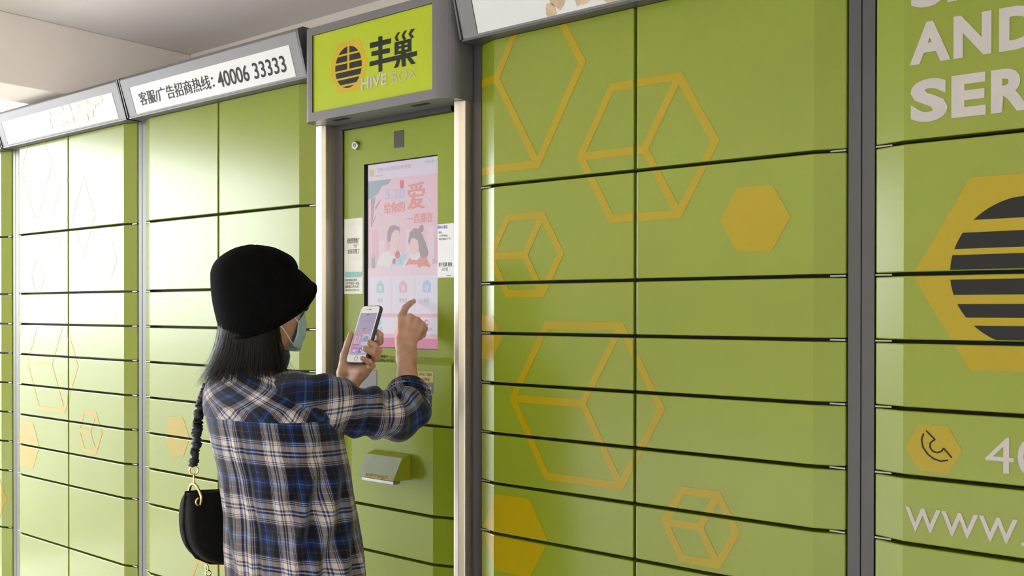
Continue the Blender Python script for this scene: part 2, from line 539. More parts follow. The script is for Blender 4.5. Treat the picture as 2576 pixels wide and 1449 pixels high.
# stainless steel posts
for s in (-1, 1):
    xo = KX + s * 0.2615; xi = KX + s * 0.2275
    c = 0.004
    prof = [(xo, 0.046), (xo, -0.010), (xo - s * 0.002, -0.012), (xi + s * 0.010, -0.012), (xi, -0.006), (xi, 0.046)]
    if s > 0:
        prof = [(xo, 0.046), (xo, -0.005), (-0.470, -0.011), (-0.484, -0.011), (-0.488, -0.007), (-0.488, 0.046)][::-1]
    MB().prism_z(prof, 0.0, 1.9385).build('steel_post', 'steel', kiosk, bevel=0.0012, seg=2, angle=15)
    jx = sorted((xi, xi - s * 0.008))
    if s > 0:
        MB().box(jx[0], jx[1], 0.012, 0.047, 0.0, 1.9375).build('inner_jamb', 'kgreen', kiosk, bevel=0.001, seg=1)

# upper front panel with the screen opening
PT, PB, RZ0, RZ1, YP, YL = 1.930, 1.1745, 1.316, 1.340, 0.030, 0.017
fp = MB()
vs = [(KL, YP, RZ1), (KR, YP, RZ1), (KR, YP, PT), (KL, YP, PT), (SX0, YP, SZ0), (SX1, YP, SZ0), (SX1, YP, SZ1), (SX0, YP, SZ1),
      (SX0, 0.042, SZ0), (SX1, 0.042, SZ0), (SX1, 0.042, SZ1), (SX0, 0.042, SZ1)]
fs = [(0, 1, 5, 4), (1, 2, 6, 5), (2, 3, 7, 6), (3, 0, 4, 7)]
fp.add(vs, fs, 0)
fp.add(vs, [(4, 5, 9, 8), (5, 6, 10, 9), (6, 7, 11, 10), (7, 4, 8, 11)], 1)
n = 8
prof = []
for k in range(n + 1):
    t = k / n
    prof.append((YP + (YL - YP) * (0.5 - 0.5 * math.cos(math.pi * t)), RZ1 + (RZ0 - RZ1) * t))
prof += [(YL, PB + 0.003), (YL + 0.003, PB), (0.045, PB)]
pv = [(KL, y, z_) for y, z_ in prof] + [(KR, y, z_) for y, z_ in prof]
np_ = len(prof)
fp.add(pv, [(k, k + 1, np_ + k + 1, np_ + k) for k in range(np_ - 1)], 0)
fp.add([(KL, YP, PT), (KL, 0.046, PT), (KL, 0.046, PB), (KL, YL, PB), (KL, YL, RZ0), (KL, YP, RZ1)], [(0, 1, 2, 3, 4, 5)], 0)
fp.add([(KR, YP, PT), (KR, 0.046, PT), (KR, 0.046, PB), (KR, YL, PB), (KR, YL, RZ0), (KR, YP, RZ1)], [(5, 4, 3, 2, 1, 0)], 0)
panel = fp.build('front_panel', ['kgreen', 'blackgap'], kiosk)

# lock, camera window
lk = MB()
lk.tube([(-0.863, 0.031, 1.881), (-0.863, 0.022, 1.881), (-0.863, 0.0205, 1.881)], [0.0118, 0.0118, 0.0098], 24)
lock = lk.build('lock', 'chrome', kiosk, bevel=0.0008)
l2 = MB()
l2.tube([(-0.863, 0.0206, 1.881), (-0.863, 0.0190, 1.881)], [0.0062, 0.0056], 20, 0)
l2.box(-0.8640, -0.8620, 0.0186, 0.0195, 1.8775, 1.8845, 1)
l2.build('key_cylinder', ['hinge', 'blackgap'], lock)
MB().box(-0.726, -0.689, 0.0294, 0.036, 1.8595, 1.9025).build('camera_window', 'camglass', kiosk, bevel=0.0008)

# touch screen ------------------------------------------------------
def emat(name, col, e=0.64):
    mt, nt, b = nodes_of(name)
    b.inputs['Base Color'].default_value = (0.02, 0.02, 0.02, 1)
    b.inputs['Roughness'].default_value = 0.22
    b.inputs['Emission Color'].default_value = (*col, 1)
    b.inputs['Emission Strength'].default_value = e
    return mt
EM = dict(
    bg=emat('screen_pink', (0.76, 0.52, 0.60)), head=emat('screen_lilac', (0.70, 0.62, 0.74)), card=emat('screen_white', (0.74, 0.68, 0.79)),
    band=emat('screen_magenta', (0.60, 0.17, 0.32)), pale=emat('screen_pale_pink', (0.74, 0.44, 0.55)), teal=emat('screen_slate', (0.30, 0.38, 0.44)),
    trunk=emat('screen_brown', (0.42, 0.30, 0.36)), hair=emat('screen_grey_brown', (0.36, 0.27, 0.31)), skin=emat('screen_skin', (0.80, 0.56, 0.58)),  # dark tones lifted to paint in the haze over the glass
    shirt=emat('screen_shirt', (0.76, 0.70, 0.73)), coral=emat('screen_coral', (0.72, 0.28, 0.27)), red=emat('screen_red', (0.66, 0.16, 0.20)),
    blue=emat('screen_blue', (0.42, 0.52, 0.78)), ltblue=emat('screen_pale_blue', (0.45, 0.60, 0.72)), gray=emat('screen_grey_text', (0.36, 0.31, 0.40)),
    gold=emat('screen_gold', (0.62, 0.50, 0.20)), mint=emat('screen_mint', (0.36, 0.60, 0.56)), rose=emat('screen_rose', (0.74, 0.42, 0.50)),
    lilac2=emat('screen_mauve', (0.62, 0.42, 0.62)), cloud=emat('screen_cloud', (0.78, 0.60, 0.68)))
emk = list(EM)
scr = MB().box(SX0 + 0.0075, SX1 - 0.001, 0.0375, 0.0415, SZ0 + 0.001, SZ1 - 0.002).build('touch_screen', EM['bg'], kiosk)
MB().box(SX0, SX0 + 0.0075, 0.0385, 0.0415, SZ0, SZ1).build('screen_bezel', 'blackgap', kiosk)
art = MB()
U0, U1, V0, V1 = SX0 + 0.0075, SX1 - 0.001, SZ1 - 0.002, SZ0 + 0.001
lay = [0]
def uvp(u, v): return (U0 + u * (U1 - U0), V0 + v * (V1 - V0))
def A(poly, mk, uv=True):
    lay[0] += 1
    pts = [uvp(*p) for p in poly] if uv else poly
    q = clip_rect(pts, U0, U1, V1, V0)
    if q: art.poly_y(q, 0.0373 - 0.000006 * lay[0], emk.index(mk))
def rect(u0, v0, u1, v1): return [(u0, v0), (u1, v0), (u1, v1), (u0, v1)]
def rrect(u0, v0, u1, v1, r=0.02):
    out = []
    for cx, cy, a0 in ((u0 + r, v0 + r * .54, 180), (u1 - r, v0 + r * .54, 270), (u1 - r, v1 - r * .54, 0), (u0 + r, v1 - r * .54, 90)):
        for k in range(4):
            a = math.radians(a0 + 30 * k)
            out.append((cx + r * math.cos(a), cy + r * .54 * math.sin(a)))
    return out
def ell(u, v, ru, rv, n=18, a0=0, a1=360):
    return [(u + ru * math.cos(math.radians(a0 + (a1 - a0) * k / n)), v + rv * math.sin(math.radians(a0 + (a1 - a0) * k / n))) for k in range(n)]
def T(s, u0, v0, u1, v1, mk, bold=0.0):
    x0, z1 = uvp(u0, v0); x1, z0 = uvp(u1, v1)
    tp = text_polys(s, (x0, x1, z0, z1), bold)
    for j, p in enumerate(tp):
        q = clip_rect(p, U0, U1, V1, V0)
        if q: art.poly_y(q, 0.0373 - 0.000006 * (lay[0] + 1 + 3 * j / len(tp)), emk.index(mk))
    lay[0] += 5
# scenery
for k, (u, w, v) in enumerate(((0.06, .09, .36), (.17, .07, .42), (.27, .06, .40), (.55, .08, .37), (.66, .06, .42), (.84, .09, .36), (.94, .08, .42))):
    A(rect(u, v, u + w, .56), 'cloud' if k % 2 else 'pale')
A([(0, .09), (.34, .09), (.30, .115), (.2, .125), (.14, .165), (.06, .18), (0, .19)], 'teal')
A([(.04, .18), (.11, .18), (.08, .26), (.06, .34), (.04, .34), (.045, .26)], 'trunk')
A([(.10, .235), (.18, .195), (.19, .2), (.115, .25)], 'trunk'); A([(.07, .31), (.115, .275), (.12, .28), (.075, .325)], 'trunk')
A([(.115, .21), (.145, .19), (.15, .2), (.13, .225)], 'ltblue')
A(rect(0, 0, 1, .088), 'head')
A(ell(.055, .045, .038, .022), 'gold')
T('门牌小区智能快递柜', .11, .022, .62, .044, 'gray'); T('服务热线', .11, .06, .22, .07, 'gray'); T('2020-05-19', .80, .016, .99, .03, 'gray')
T('5.20', .25, .145, .53, .20, 'blue', .02)
A([(.46, .11), (.475, .1), (.49, .112), (.505, .1), (.52, .112), (.515, .145), (.48, .15), (.465, .14)], 'red')
T('爱', .56, .125, .81, .265, 'coral', .045)
T('给你的', .235, .215, .535, .275, 'coral', .04)
T('一直都在', .56, .288, .92, .34, 'coral', .035)
# the couple: plain figures seen to the chest
A([(.12, .66), (.14, .53), (.2, .49), (.32, .475), (.46, .48), (.55, .53), (.58, .66)], 'shirt')
A([(.33, .44), (.42, .44), (.43, .5), (.36, .505), (.31, .49)], 'skin')
A(ell(.385, .405, .075, .055), 'skin')
A([(.28, .42), (.285, .375), (.32, .345), (.38, .34), (.45, .352), (.465, .385), (.45, .375), (.40, .365), (.35, .385), (.33, .425), (.30, .43)], 'hair')
A([(.52, .68), (.54, .56), (.6, .52), (.7, .505), (.82, .515), (.88, .57), (.9, .68)], 'coral')
A([(.60, .505), (.70, .49), (.78, .51), (.70, .535), (.62, .53)], 'shirt')
A(ell(.655, .45, .07, .055), 'skin')
A([(.58, .43), (.6, .385), (.66, .365), (.73, .37), (.78, .41), (.83, .46), (.86, .5), (.84, .52), (.75, .525), (.73, .48), (.71, .43), (.65, .415), (.62, .42), (.59, .455)], 'hair')
A(ell(.76, .37, .03, .02), 'hair')
A([(.31, .58), (.40, .50), (.52, .5), (.58, .49), (.5, .56), (.36, .6)], 'ltblue')
A(ell(.43, .5, .035, .022), 'red'); A(ell(.38, .535, .025, .016), 'red'); A(ell(.47, .535, .025, .016), 'mint')
A([(.58, .62), (.62, .565), (.70, .555), (.74, .6), (.7, .65)], 'skin')
A(rect(.05, .51, .1, .57), 'teal'); A(ell(.075, .50, .025, .015), 'gold'); A(rect(.91, .53, 1, .60), 'lilac2')
for u, r in ((.04, .11), (.2, .13), (.42, .12), (.62, .13), (.80, .11), (.97, .12)):
    A(ell(u, .60 + (.012 if r < .12 else 0), r, .045), 'cloud')
A(rect(0, .60, 1, 1), 'cloud')
for k, (u0, u1) in enumerate(((.03, .335), (.355, .665), (.685, .985))):
    A(rrect(u0, .615, u1, .815, .015), 'card')
    uc = (u0 + u1) / 2
    A(rrect(uc - .055, .652, uc + .055, .705, .02), ('mint', 'rose', 'blue')[k])
    A(ell(uc, .655, .03, .016), ('mint', 'rose', 'blue')[k])
    T('取寄存'[k], uc - .028, .666, uc + .028, .697, 'card', .05)
    T(('取件', '寄快递', '存包')[k], uc - (.036 if k != 1 else .055), .735, uc + (.036 if k != 1 else .055), .758, 'gray', .006)
A(rect(0, .818, 1, .835), 'pale')
A(rect(.02, .838, 1, .925), 'card')
for k, u in enumerate((.17, .50, .83)):
    A(ell(u, .865, .03, .018), ('mint', 'rose', 'red')[k])
    if k == 2: A(ell(u + .006, .862, .014, .009), 'card')
    T(('广告', '生活', '鲜活水产')[k], u - (.05 if k < 2 else .075), .89, u + (.05 if k < 2 else .075), .912, 'gray', .004)
A(rect(0, .925, 1, .947), 'pale')
A(rect(0, .947, 1, 1), 'band')
art.build('screen_artwork', [EM[k] for k in emk], scr)

# stickers
def sticker(name, x0, x1, z0, z1, y, mt, rows=(), thick=0.0006):
    o = MB().box(x0, x1, y - thick, y + 0.0002, z0, z1).build(name, mt, kiosk)
    if rows:
        t = MB(); ml = []
        for s, r, mk, b in rows:
            if mk not in ml: ml.append(mk)
            ps = text_polys(s, r, b) if s else [[(r[0], r[2]), (r[1], r[2]), (r[1], r[3]), (r[0], r[3])]]
            for j, p in enumerate(ps): t.poly_y(p, y - thick - 0.0003 - 0.0002 * j / len(ps), ml.index(mk))
        t.build('sticker_print', ml, o)
    return o
tag(sticker('sticker', -0.9115, -0.8405, 1.4945, 1.692, YP, 'paper', [
    ('轻松管理收厂', (-0.900, -0.852, 1.627, 1.641), 'ink', .01), ('天厂', (-0.875, -0.855, 1.616, 1.6245), 'ink', .01),
    ('会在这里了', (-0.898, -0.852, 1.600, 1.6125), 'ink', .015), ('', (-0.909, -0.843, 1.538, 1.552), 'tealpill', 0),
    ('使用须知小程序', (-0.908, -0.862, 1.5275, 1.534), 'ink', .01), ('打开手机扫一扫后', (-0.908, -0.853, 1.5185, 1.5255), 'ink', .01),
    ('请联系工作人员', (-0.908, -0.856, 1.510, 1.517), 'ink', .01), ('服务时间全天', (-0.908, -0.853, 1.502, 1.5065), 'ink', 0)]),
    'white paper notice left of the screen')
tag(sticker('sticker', -0.5745, KR - 0.001, 1.5305, 1.660, YP, 'papr2', [
    ('中心物流', (-0.567, -0.542, 1.6485, 1.6565), 'blueprint', .02), ('', (-0.574, -0.568, 1.6485, 1.6565), 'blueprint', 0),
    ('联系', (-0.571, -0.561, 1.637, 1.643), 'ink', 0), ('工作时间', (-0.569, -0.542, 1.6285, 1.6345), 'ink', 0), ('电话请见下方', (-0.569, -0.532, 1.621, 1.6265), 'ink', 0),
    ('寄个包裹 随你', (-0.571, -0.527, 1.5565, 1.5675), 'ink', .005), ('买大促', (-0.560, -0.540, 1.5465, 1.5545), 'ink', 0), ('', (-0.545, -0.53, 1.534, 1.536), 'blueprint', 0)]),
    'cool white notice right of the screen')
tag(sticker('sticker', -0.627, -0.576, 1.277, 1.302, YL, 'tape', [
    ('条码/二维码', (-0.624, -0.580, 1.2915, 1.2995), 'ink', .0), ('扫描处', (-0.612, -0.588, 1.2795, 1.288), 'ink', .0)]), 'yellow scanning label')
sw = MB().box(-0.612, -0.578, YL - 0.0006, YL + 0.004, 1.2495, 1.2755).build('scanner_window', 'brown', kiosk)
g = MB()
for k in range(3):
    g.tube([(-0.604 + .010 * k, YL - .0004, 1.263), (-0.604 + .010 * k, YL - .0016, 1.263)], .0022, 10)
g.build('scanner_led', 'hinge', sw)
MB().box(-0.886, -0.772, YL - 0.0008, YL + 0.004, 1.222, 1.300).build('grey_window', 'windowgrey', kiosk, bevel=0.003)
# handwriting in black marker
hw = MB()
random.seed(11)
def scribble(x0, x1, z0, z1, n):
    x = x0
    for k in range(n):
        w = (x1 - x0) / n
        pts = [(x + w * random.uniform(0, .3), z0 + (z1 - z0) * random.uniform(.5, 1)), (x + w * random.uniform(.3, .7), z0 + (z1 - z0) * random.uniform(0, .4)),
               (x + w * random.uniform(.5, .9), z0 + (z1 - z0) * random.uniform(.6, 1)), (x + w * random.uniform(.8, 1.0), z0 + (z1 - z0) * random.uniform(0, .5))]
        for p in poly_line(pts, 0.0011):
            hw.poly_y(p, lambda x_, z_: YP + (YL - YP) * (0.5 - 0.5 * math.cos(math.pi * min(1, max(0, (RZ1 - z_) / (RZ1 - RZ0))))) - 0.0008, 0)
        x += w
scribble(-0.773, -0.748, 1.3305, 1.3385, 4)
scribble(-0.785, -0.716, 1.3205, 1.329, 8)
hw.build('handwriting', 'black_print', kiosk)

# lower doors with receding outer edges
kz = [1.1690, 0.953, 0.837, 0.72, 0.604, 0.38, 0.10]
YD = 0.012
for i in range(len(kz) - 1):
    z1, z0 = kz[i] - (GAP / 2 if i else 0), kz[i + 1] + GAP / 2
    MB().prism_z([(KL, YD + 0.016), (KL + 0.05, YD), (-0.573, YD), (KR, YD + 0.016), (KR, 0.045), (KL, 0.045)], z0, z1).build('door', 'kgreen', kiosk, bevel=0.0022)

# receipt hood
hx0, hx1 = -0.777, -0.648
hood = MB()
hp = [(YD, 1.098), (-0.016, 1.0915), (-0.047, 1.038), (YD, 1.034)]
hood.prism_x(hp, hx0, hx1, 0)
ho = hood.build('receipt_hood', 'lime', kiosk, bevel=0.0015)
hf = MB()
a, b = Vector((-0.016, 1.0915)), Vector((-0.047, 1.038))
nn = Vector((-(a - b).y, (a - b).x)); nn.normalize()
if nn.x > 0: nn = -nn
def hpnt(x, t, o): q = a.lerp(b, t) + nn * o; return (x, q.x, q.y)
hf.add([hpnt(hx0 + .001, .02, .0006), hpnt(hx0 + .001, .985, .0006), hpnt(hx1 - .001, .985, .0006), hpnt(hx1 - .001, .02, .0006)], [(0, 1, 2, 3)], 0)
hf.build('hood_film', 'film', ho)
ht = MB()
ht.add([hpnt(hx0 + .024, .80, .0010), hpnt(hx0 + .024, .975, .0010), hpnt(hx1 - .012, .975, .0010), hpnt(hx1 - .012, .80, .0010)], [(0, 1, 2, 3)], 0)
for p in text_polys('底单打印出口', (hx0 + .028, hx1 - .022, 0.0, 1.0)):
    ht.add([hpnt(x, .955 - .135 * z_, .0014) for x, z_ in p], [tuple(range(len(p)))], 1)
ht.build('hood_label', ['tape', 'ink'], ho)
MB().box(-0.765, -0.652, -0.043, -0.02, 1.0285, 1.0365).build('paper_slot', 'hinge', ho, bevel=0.0012)

# sign box -----------------------------------------------------------
BX0, BX1, BY, BZ0, BZ1 = -0.966, -0.4555, -0.062, 1.9385, 2.180
rl, rr = 0.020, 0.045
prof = [(BX1, 0.40)]
arc = lambda cx, cy, r, a0, a1, n: [(cx + r * math.cos(math.radians(a0 + (a1 - a0) * k / n)), cy + r * math.sin(math.radians(a0 + (a1 - a0) * k / n))) for k in range(n + 1)]
outline = [(BX0, 0.40)] + arc(BX0 + rl, BY + rl, rl, 180, 270, 6) + arc(BX1 - rr, BY + rr, rr, 270, 360, 10) + [(BX1, 0.40)]
sb = MB()
npf = len(outline)
px0, px1, pz0, pz1 = -0.9315, -0.5065, 1.9610, 2.1595
lo = [(x, y, BZ0) for x, y in outline]; hi = [(x, y, BZ1) for x, y in outline]
ffs = []
flat = None
for k in range(npf - 1):
    if abs(outline[k][1] - BY) < 1e-6 and abs(outline[k + 1][1] - BY) < 1e-6:
        flat = k
        continue
    ffs.append((k, k + 1, npf + k + 1, npf + k))
ffs.append(tuple(reversed(range(npf)))); ffs.append(tuple(range(npf, 2 * npf)))
ffs.append((0, npf, 2 * npf - 1, npf - 1))
sb.add(lo + hi, ffs, 0)
xa, xb = outline[flat][0], outline[flat + 1][0]
fr = [(xa, BY, BZ0), (xb, BY, BZ0), (xb, BY, BZ1), (xa, BY, BZ1), (px0, BY, pz0), (px1, BY, pz0), (px1, BY, pz1), (px0, BY, pz1),
      (px0, BY + .007, pz0), (px1, BY + .007, pz0), (px1, BY + .007, pz1), (px0, BY + .007, pz1)]
sb.add(fr, [(0, 1, 5, 4), (1, 2, 6, 5), (2, 3, 7, 6), (3, 0, 4, 7)], 0)
sb.add(fr, [(4, 5, 9, 8), (5, 6, 10, 9), (6, 7, 11, 10), (7, 4, 8, 11)], 1)
sign = sb.build('sign_box', ['cap', 'blackgap'], kiosk)
for p in sign.data.polygons: p.use_smooth = False
spn = MB().box(px0, px1, BY + 0.004, BY + 0.008, pz0, pz1).build('sign_panel', 'signgreen', sign)
SY = BY + 0.0037
sp = MB()
sp.poly_y([(-0.870, 2.061), (-0.8355, 2.124), (-0.7595, 2.124), (-0.725, 2.061), (-0.7595, 1.997), (-0.8355, 1.997)], SY, 0)
bands = [(2.0935, 2.112), (2.0735, 2.0885), (2.0535, 2.0685), (2.0345, 2.0485), (2.0165, 2.0295), (2.004, 2.0115)]
for q in disc_stripes(-0.797, 2.0585, 0.049, bands, split=(0.004, 2.052), rz=0.052): sp.poly_y(q, SY - 0.0003, 1)
glyphs = [[(-0.719, 2.105), (-0.645, 2.1035), (-0.645, 2.0915), (-0.719, 2.0915)], [(-0.7135, 2.083), (-0.6495, 2.081), (-0.6495, 2.0695), (-0.7135, 2.071)],
          [(-0.720, 2.059), (-0.559, 2.059), (-0.559, 2.0475), (-0.720, 2.0475)], [(-0.6895, 2.115), (-0.6755, 2.1145), (-0.6755, 2.029), (-0.6885, 2.029)],
          [(-0.623, 2.113), (-0.614, 2.113), (-0.624, 2.103), (-0.633, 2.103)], [(-0.633, 2.103), (-0.624, 2.103), (-0.618, 2.093), (-0.627, 2.092)],
          [(-0.601, 2.113), (-0.591, 2.113), (-0.601, 2.103), (-0.610, 2.103)], [(-0.610, 2.103), (-0.601, 2.103), (-0.594, 2.092), (-0.603, 2.091)],
          [(-0.578, 2.113), (-0.565, 2.112), (-0.577, 2.102), (-0.587, 2.103)], [(-0.587, 2.103), (-0.577, 2.102), (-0.568, 2.092), (-0.578, 2.091)],
          [(-0.633, 2.091), (-0.577, 2.091), (-0.577, 2.083), (-0.633, 2.083)], [(-0.633, 2.079), (-0.577, 2.079), (-0.577, 2.0735), (-0.633, 2.0735)],
          [(-0.633, 2.068), (-0.577, 2.068), (-0.577, 2.061), (-0.633, 2.061)], [(-0.633, 2.091), (-0.620, 2.091), (-0.620, 2.061), (-0.633, 2.061)],
          [(-0.610, 2.091), (-0.600, 2.091), (-0.600, 2.061), (-0.610, 2.061)], [(-0.589, 2.091), (-0.577, 2.091), (-0.577, 2.061), (-0.589, 2.061)],
          [(-0.612, 2.063), (-0.596, 2.063), (-0.596, 2.029), (-0.608, 2.029)], [(-0.622, 2.053), (-0.611, 2.053), (-0.621, 2.030), (-0.635, 2.030)],
          [(-0.596, 2.052), (-0.584, 2.052), (-0.563, 2.030), (-0.577, 2.030)]]
for k, q in enumerate(glyphs): sp.poly_y(q, SY - 0.0003 - 0.00002 * k, 1)
for p in text_polys('HIVE', (-0.750, -0.660, 1.9945, 2.023), 0.02): sp.poly_y(p, SY - 0.0008, 2)
for p in text_polys('BOX', (-0.641, -0.561, 1.9955, 2.0215), -0.022): sp.poly_y(p, SY - 0.0008, 2)
sp.build('sign_print', ['signyellow', 'black_print', 'lilac_print'], sign)
vt = MB()
for x0 in (-0.598, -0.877):
    for k in range(11):
        vt.box(x0 + k * 0.0052, x0 + k * 0.0052 + 0.0022, -0.042, -0.026, BZ0 - 0.0006, BZ0 + 0.001)
vt.build('vent_slots', 'blackgap', sign)
MB().box(KL, KR, 0.014, 0.03, 1.925, 1.9385).build('sign_underside_rail', 'blackgap', sign)

# ------------------------------------------------------------------ implicit surfaces for bodies
def cone_sdf(P, a, b, ra, rb, sq=None):
    a = np.array(a, np.float32); b = np.array(b, np.float32)
    ba = b - a
    t = np.clip(((P - a) @ ba) / max(1e-9, float(ba @ ba)), 0, 1)
    d = P - a - t[..., None] * ba
    if sq is not None:            # flatten along a direction: (vector, factor)
        v = np.array(sq[0], np.float32); v /= np.linalg.norm(v)
        d = d + (d @ v)[..., None] * v * (sq[1] - 1)
    return np.linalg.norm(d, axis=-1) - (ra + (rb - ra) * t)

def ell_sdf(P, c, r, R=None):
    d = P - np.array(c, np.float32)
    if R is not None: d = d @ np.array(R, np.float32)
    r = np.array(r, np.float32)
    k0 = np.linalg.norm(d / r, axis=-1); k1 = np.linalg.norm(d / (r * r), axis=-1) + 1e-9
    return k0 * (k0 - 1) / k1

def smin(a, b, k):
    h = np.clip(0.5 + 0.5 * (b - a) / k, 0, 1)
    return b * (1 - h) + a * h - k * h * (1 - h)

def sdf_field(prims, h, pad=0.012, lo=None, hi=None):
    pts = []
    for p in prims:
        if p[0] == 'c':
            pts += [np.array(p[1]) - max(p[3], p[4]), np.array(p[1]) + max(p[3], p[4]), np.array(p[2]) - max(p[3], p[4]), np.array(p[2]) + max(p[3], p[4])]
        else:
            pts += [np.array(p[1]) - max(p[2]), np.array(p[1]) + max(p[2])]
    pts = np.array(pts)
    lo = pts.min(0) - pad if lo is None else np.array(lo); hi = pts.max(0) + pad if hi is None else np.array(hi)
    n = np.ceil((hi - lo) / h).astype(int) + 1
    ax = [lo[i] + h * np.arange(n[i]) for i in range(3)]
    F = np.full(n, 1.0, np.float32)
    for p in prims:
        if p[0] == 'c':
            r = max(p[3], p[4]); a0 = np.minimum(p[1], p[2]) - r; a1 = np.maximum(p[1], p[2]) + r; k = p[5]
        else:
            r = max(p[2]); a0 = np.array(p[1]) - r; a1 = np.array(p[1]) + r; k = p[3]
        a0 = a0 - k - 3 * h - 0.006; a1 = a1 + k + 3 * h + 0.006
        i0 = np.clip(((a0 - lo) / h).astype(int), 0, n - 1); i1 = np.clip(((a1 - lo) / h).astype(int) + 2, 1, n)
        sl = tuple(slice(i0[i], i1[i]) for i in range(3))
        G = np.stack(np.meshgrid(*[ax[i][sl[i]] for i in range(3)], indexing='ij'), -1).astype(np.float32)
        if p[0] == 'c': d = cone_sdf(G, p[1], p[2], p[3], p[4], p[6] if len(p) > 6 else None)
        elif p[0] == 'e': d = ell_sdf(G, p[1], p[2], p[4] if len(p) > 4 else None)
        else: d = None
        if p[0] == 'x':          # carve away an ellipsoid
            d = ell_sdf(G, p[1], p[2]); F[sl] = -smin(-F[sl], d, k)
        else:
            F[sl] = smin(F[sl], d, k)
    return F, lo

def surface_net(F, lo, h):
    S = F < 0
    nx, ny, nz = F.shape
    c = np.zeros((nx - 1, ny - 1, nz - 1), np.int8)
    for i in (0, 1):
        for j in (0, 1):
            for k in (0, 1):
                c += S[i:nx - 1 + i, j:ny - 1 + j, k:nz - 1 + k]
    act = (c > 0) & (c < 8)
    idx = np.full(act.shape, -1, np.int64)
    cells = np.argwhere(act)
    idx[act] = np.arange(len(cells))
    acc = np.zeros((len(cells), 3)); cnt = np.zeros(len(cells))
    corners = [(i, j, k) for i in (0, 1) for j in (0, 1) for k in (0, 1)]
    for a in corners:
        for b in corners:
            if sum(abs(x - y) for x, y in zip(a, b)) == 1 and a < b:
                fa = F[cells[:, 0] + a[0], cells[:, 1] + a[1], cells[:, 2] + a[2]]
                fb = F[cells[:, 0] + b[0], cells[:, 1] + b[1], cells[:, 2] + b[2]]
                mm = (fa < 0) != (fb < 0)
                t = np.where(mm, fa / np.where(mm, fa - fb, 1), 0)
                pos = np.array(a)[None] + t[:, None] * (np.array(b) - np.array(a))[None]
                acc[mm] += pos[mm]; cnt[mm] += 1
    V = lo + h * (cells + acc / cnt[:, None])
    Q = []
    for axis in range(3):
        o1, o2 = [(1, 2), (2, 0), (0, 1)][axis]
        sa = [slice(None)] * 3; sb = [slice(None)] * 3
        sa[axis] = slice(0, -1); sb[axis] = slice(1, None)
        e = S[tuple(sa)] != S[tuple(sb)]
        pos = np.argwhere(e)
        pos = pos[(pos[:, o1] > 0) & (pos[:, o2] > 0) & (pos[:, o1] < F.shape[o1] - 1) & (pos[:, o2] < F.shape[o2] - 1)]
        ins = S[tuple(pos.T)]
        def cell(d1, d2):
            q = pos.copy(); q[:, o1] -= d1; q[:, o2] -= d2
            return idx[tuple(q.T)]
        quad = np.stack([cell(1, 1), cell(0, 1), cell(0, 0), cell(1, 0)], 1)
        quad[~ins] = quad[~ins][:, ::-1]
        Q.append(quad)
    return V, np.concatenate(Q)

def smooth_net(V, Q, it=2, lam=0.5):
    for _ in range(it):
        acc = np.zeros_like(V); cnt = np.zeros(len(V))
        for a in range(4):
            for b in (1, 3):
                np.add.at(acc, Q[:, a], V[Q[:, (a + b) % 4]]); np.add.at(cnt, Q[:, a], 1)
        V = V + lam * (acc / np.maximum(cnt, 1)[:, None] - V)
    return V

def implicit(prims, h, it=2, warp=None):
    F, lo = sdf_field(prims, h)
    V, Q = surface_net(F, lo, h)
    V = smooth_net(V, Q, it)
    if warp is not None: V = warp(V)
    return V, Q

def mesh_np(name, parts, mats, parent=None, smooth=True, mat_of=None):
    vs, fs, off = [], [], 0
    for V, Q in parts:
        vs.append(V); fs.append(Q + off); off += len(V)
    V = np.concatenate(vs); Q = np.concatenate(fs)
    me = bpy.data.meshes.new(name)
    me.from_pydata(V.tolist(), [], Q.tolist())
    for k in (mats if isinstance(mats, (list, tuple)) else [mats]):
        me.materials.append(M[k] if isinstance(k, str) else k)
    me.polygons.foreach_set('use_smooth', [smooth] * len(me.polygons))
    me.update()
    o = bpy.data.objects.new(name, me)
    COL.objects.link(o)
    if parent is not None:
        o.parent = parent
        o.matrix_parent_inverse = parent.matrix_world.inverted()
    return o

# ------------------------------------------------------------------ materials of the figure
def skin_mat():
    mt, nt, b = nodes_of('warm_skin')
    tc = nt.nodes.new('ShaderNodeTexCoord')
    n = nt.nodes.new('ShaderNodeTexNoise'); n.inputs['Scale'].default_value = 45; n.inputs['Detail'].default_value = 4
    nt.links.new(tc.outputs['Object'], n.inputs['Vector'])
    r = nt.nodes.new('ShaderNodeValToRGB')
    r.color_ramp.elements[0].color = (0.42, 0.225, 0.145, 1); r.color_ramp.elements[1].color = (0.53, 0.305, 0.205, 1)
    r.color_ramp.elements[0].position = .3; r.color_ramp.elements[1].position = .7
    nt.links.new(n.outputs['Fac'], r.inputs['Fac']); nt.links.new(r.outputs['Color'], b.inputs['Base Color'])
    b.inputs['Roughness'].default_value = 0.5
    b.inputs['Subsurface Weight'].default_value = 0.12
    b.inputs['Subsurface Radius'].default_value = (0.01, 0.004, 0.002)
    b.inputs['Subsurface Scale'].default_value = 0.6
    n2 = nt.nodes.new('ShaderNodeTexNoise'); n2.inputs['Scale'].default_value = 260; n2.inputs['Detail'].default_value = 3
    nt.links.new(tc.outputs['Object'], n2.inputs['Vector'])
    bp = nt.nodes.new('ShaderNodeBump'); bp.inputs['Strength'].default_value = .12; bp.inputs['Distance'].default_value = .002
    nt.links.new(n2.outputs['Fac'], bp.inputs['Height']); nt.links.new(bp.outputs['Normal'], b.inputs['Normal'])
    return mt
M['skin'] = skin_mat()

